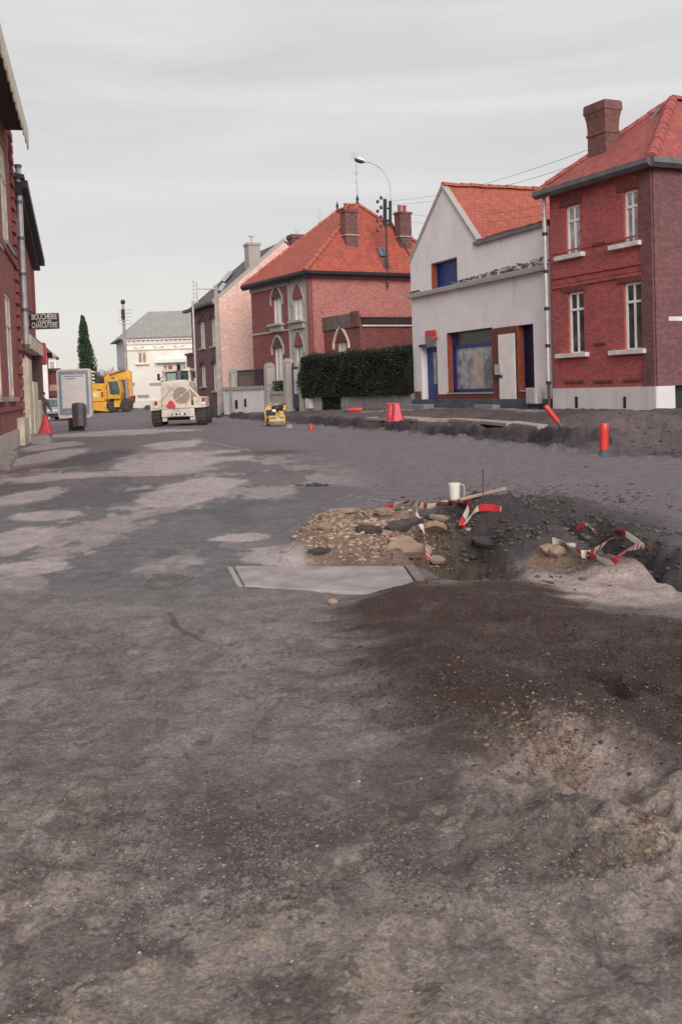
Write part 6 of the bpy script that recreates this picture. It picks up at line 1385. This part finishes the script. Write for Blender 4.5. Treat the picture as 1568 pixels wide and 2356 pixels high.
# car
Yv = 62.0; cx0 = P(124, 905, Yv).x; kv = Yv/FPX; gz = hs(cx0, Yv)
car = thing('parked_car', 'pale lilac grey car parked half behind the advertising panel', 'car', (cx0, Yv, gz))
prof = [(-.80,.28),(-.82,.55),(-.80,.80),(-.60,.86),(-.50,1.33),(-.42,1.38),(.42,1.38),(.50,1.33),(.62,.86),(.80,.80),(.82,.55),(.80,.28)]
q = MB(); q.prism([(cx0+a, Yv, gz+b) for a, b in [(-.8,.25),(-.82,.5),(-.8,.82),(.8,.82),(.82,.5),(.8,.25)]], (0,3.9,0)); q.prism([(cx0+a, Yv+.7, gz+b) for a, b in [(-.76,.82),(-.6,1.36),(.6,1.36),(.76,.82)]], (0,2.2,0)); q.build('body', M_['car'], car, edge=.05)
MB().prism([(cx0+a, Yv+.68, gz+b) for a, b in [(-.68,.86),(-.56,1.3),(.56,1.3),(.68,.86)]], (0,.02,0)).build('windscreen', glass('car glass', (.10,.14,.16)), car)
MB().box(cx0-.82,cx0+.82,Yv-.06,Yv+.02,gz+.3,gz+.45).build('bumper', M_['black'], car); MB().box(cx0-.8,cx0+.8,Yv-.03,Yv+.0,gz+.58,gz+.66).build('trim', M_['white'], car)
for s_ in (-1, 1):
    MB().box(cx0+s_*.62-.12,cx0+s_*.62+.12,Yv-.02,Yv+.0,gz+.52,gz+.58).build('headlight', M_['white'], car)
    for dy in (.7, 3.1): MB().lathe((cx0+s_*.74-.09,Yv+dy,gz+.29), [(.05,0),(.29,0),(.29,.18),(.05,.18)], 18, axis=(1,0,0)).build('wheel', M_['rubber'], car)
# person
Yh = 41.0; xh = P(97, 960, Yh).x; gz = hs(xh, Yh)
pe = thing('person', 'person in a brown coat with dark hair leaning forward by the shop front', 'person', (xh, Yh, gz))
def skin(name, pts, edges, rad, matr, parent, root=0):
    me = bpy.data.meshes.new(name); me.from_pydata(pts, edges, []); me.update()
    o = bpy.data.objects.new(name, me); C.objects.link(o); o.parent = parent; o.modifiers.new('skin', 'SKIN')
    for v, r in zip(me.skin_vertices[0].data if me.skin_vertices else [], rad): v.radius = (r, r)
    return o, me
def body(name, pts, edges, rad, matr, parent):
    me = bpy.data.meshes.new(name); me.from_pydata(pts, edges, []); me.update()
    o = bpy.data.objects.new(name, me); C.objects.link(o); o.parent = parent
    bpy.context.view_layer.objects.active = o
    md = o.modifiers.new('skin', 'SKIN'); md.use_smooth_shade = True
    if not me.skin_vertices: me.attributes  # layer appears with the modifier
    sv = me.skin_vertices[0].data
    for v, r in zip(sv, rad): v.radius = (r, r)
    sv[0].use_root = True
    o.modifiers.new('sub', 'SUBSURF').render_levels = 2; o.modifiers['sub'].levels = 1
    me.materials.append(matr); return o
pts = [(0,0,.88),(.01,0,1.05),(.04,-.02,1.25),(.07,-.03,1.38),(.08,-.04,1.46),(.10,-.06,1.54),
       (-.12,.02,1.34),(-.14,0,1.08),(-.02,-.12,.92),(.25,-.05,1.30),(.34,-.12,1.08),(.44,-.2,.93),(.48,-.22,.87),
       (-.09,0,.84),(-.10,-.02,.48),(-.11,.03,.08),(-.10,-.10,.04),(.10,0,.84),(.12,-.03,.48),(.11,.03,.08),(.12,-.10,.04)]
edges = [(0,1),(1,2),(2,3),(3,4),(4,5),(3,6),(6,7),(7,8),(3,9),(9,10),(10,11),(11,12),(0,13),(13,14),(14,15),(15,16),(0,17),(17,18),(18,19),(19,20)]
rad = [.15,.15,.17,.13,.055,.095,.07,.055,.04,.075,.055,.04,.035,.10,.075,.05,.045,.10,.075,.05,.045]
try:
    body('body', pts, edges, rad, M_['coat'], pe)
except Exception as ex_: print('skin failed', ex_)
MB().lathe((.01,0,.62), [(.20,0),(.21,.15),(.19,.35),(.20,.55),(.17,.68)], 16, squash=.75).build('coat', M_['coat']).parent = pe
q = MB(); q.blob((.11,-.11,1.53), .085, jit=.02, sq=(.9,.8,1.1)); q.build('face', M_['skin']).parent = pe
q = MB(); q.blob((.095,-.03,1.60), .115, jit=.04, sq=(.95,1,.9)); q.build('hair', M_['hair']).parent = pe
hr = thing('hand_rail', 'slanting pale blue rail beside the person at the shop front', 'rail', (P(92,925,40.5).x, 40.5, 0)); q = MB(); q.tube(P(89,922,40.5), P(103,960,40.5), .035, 6); q.tube(P(89,922,40.5), P(95,990,40.5), .03, 6); q.build('rail', plain('pale blue paint', (.35,.38,.5), .5), hr)
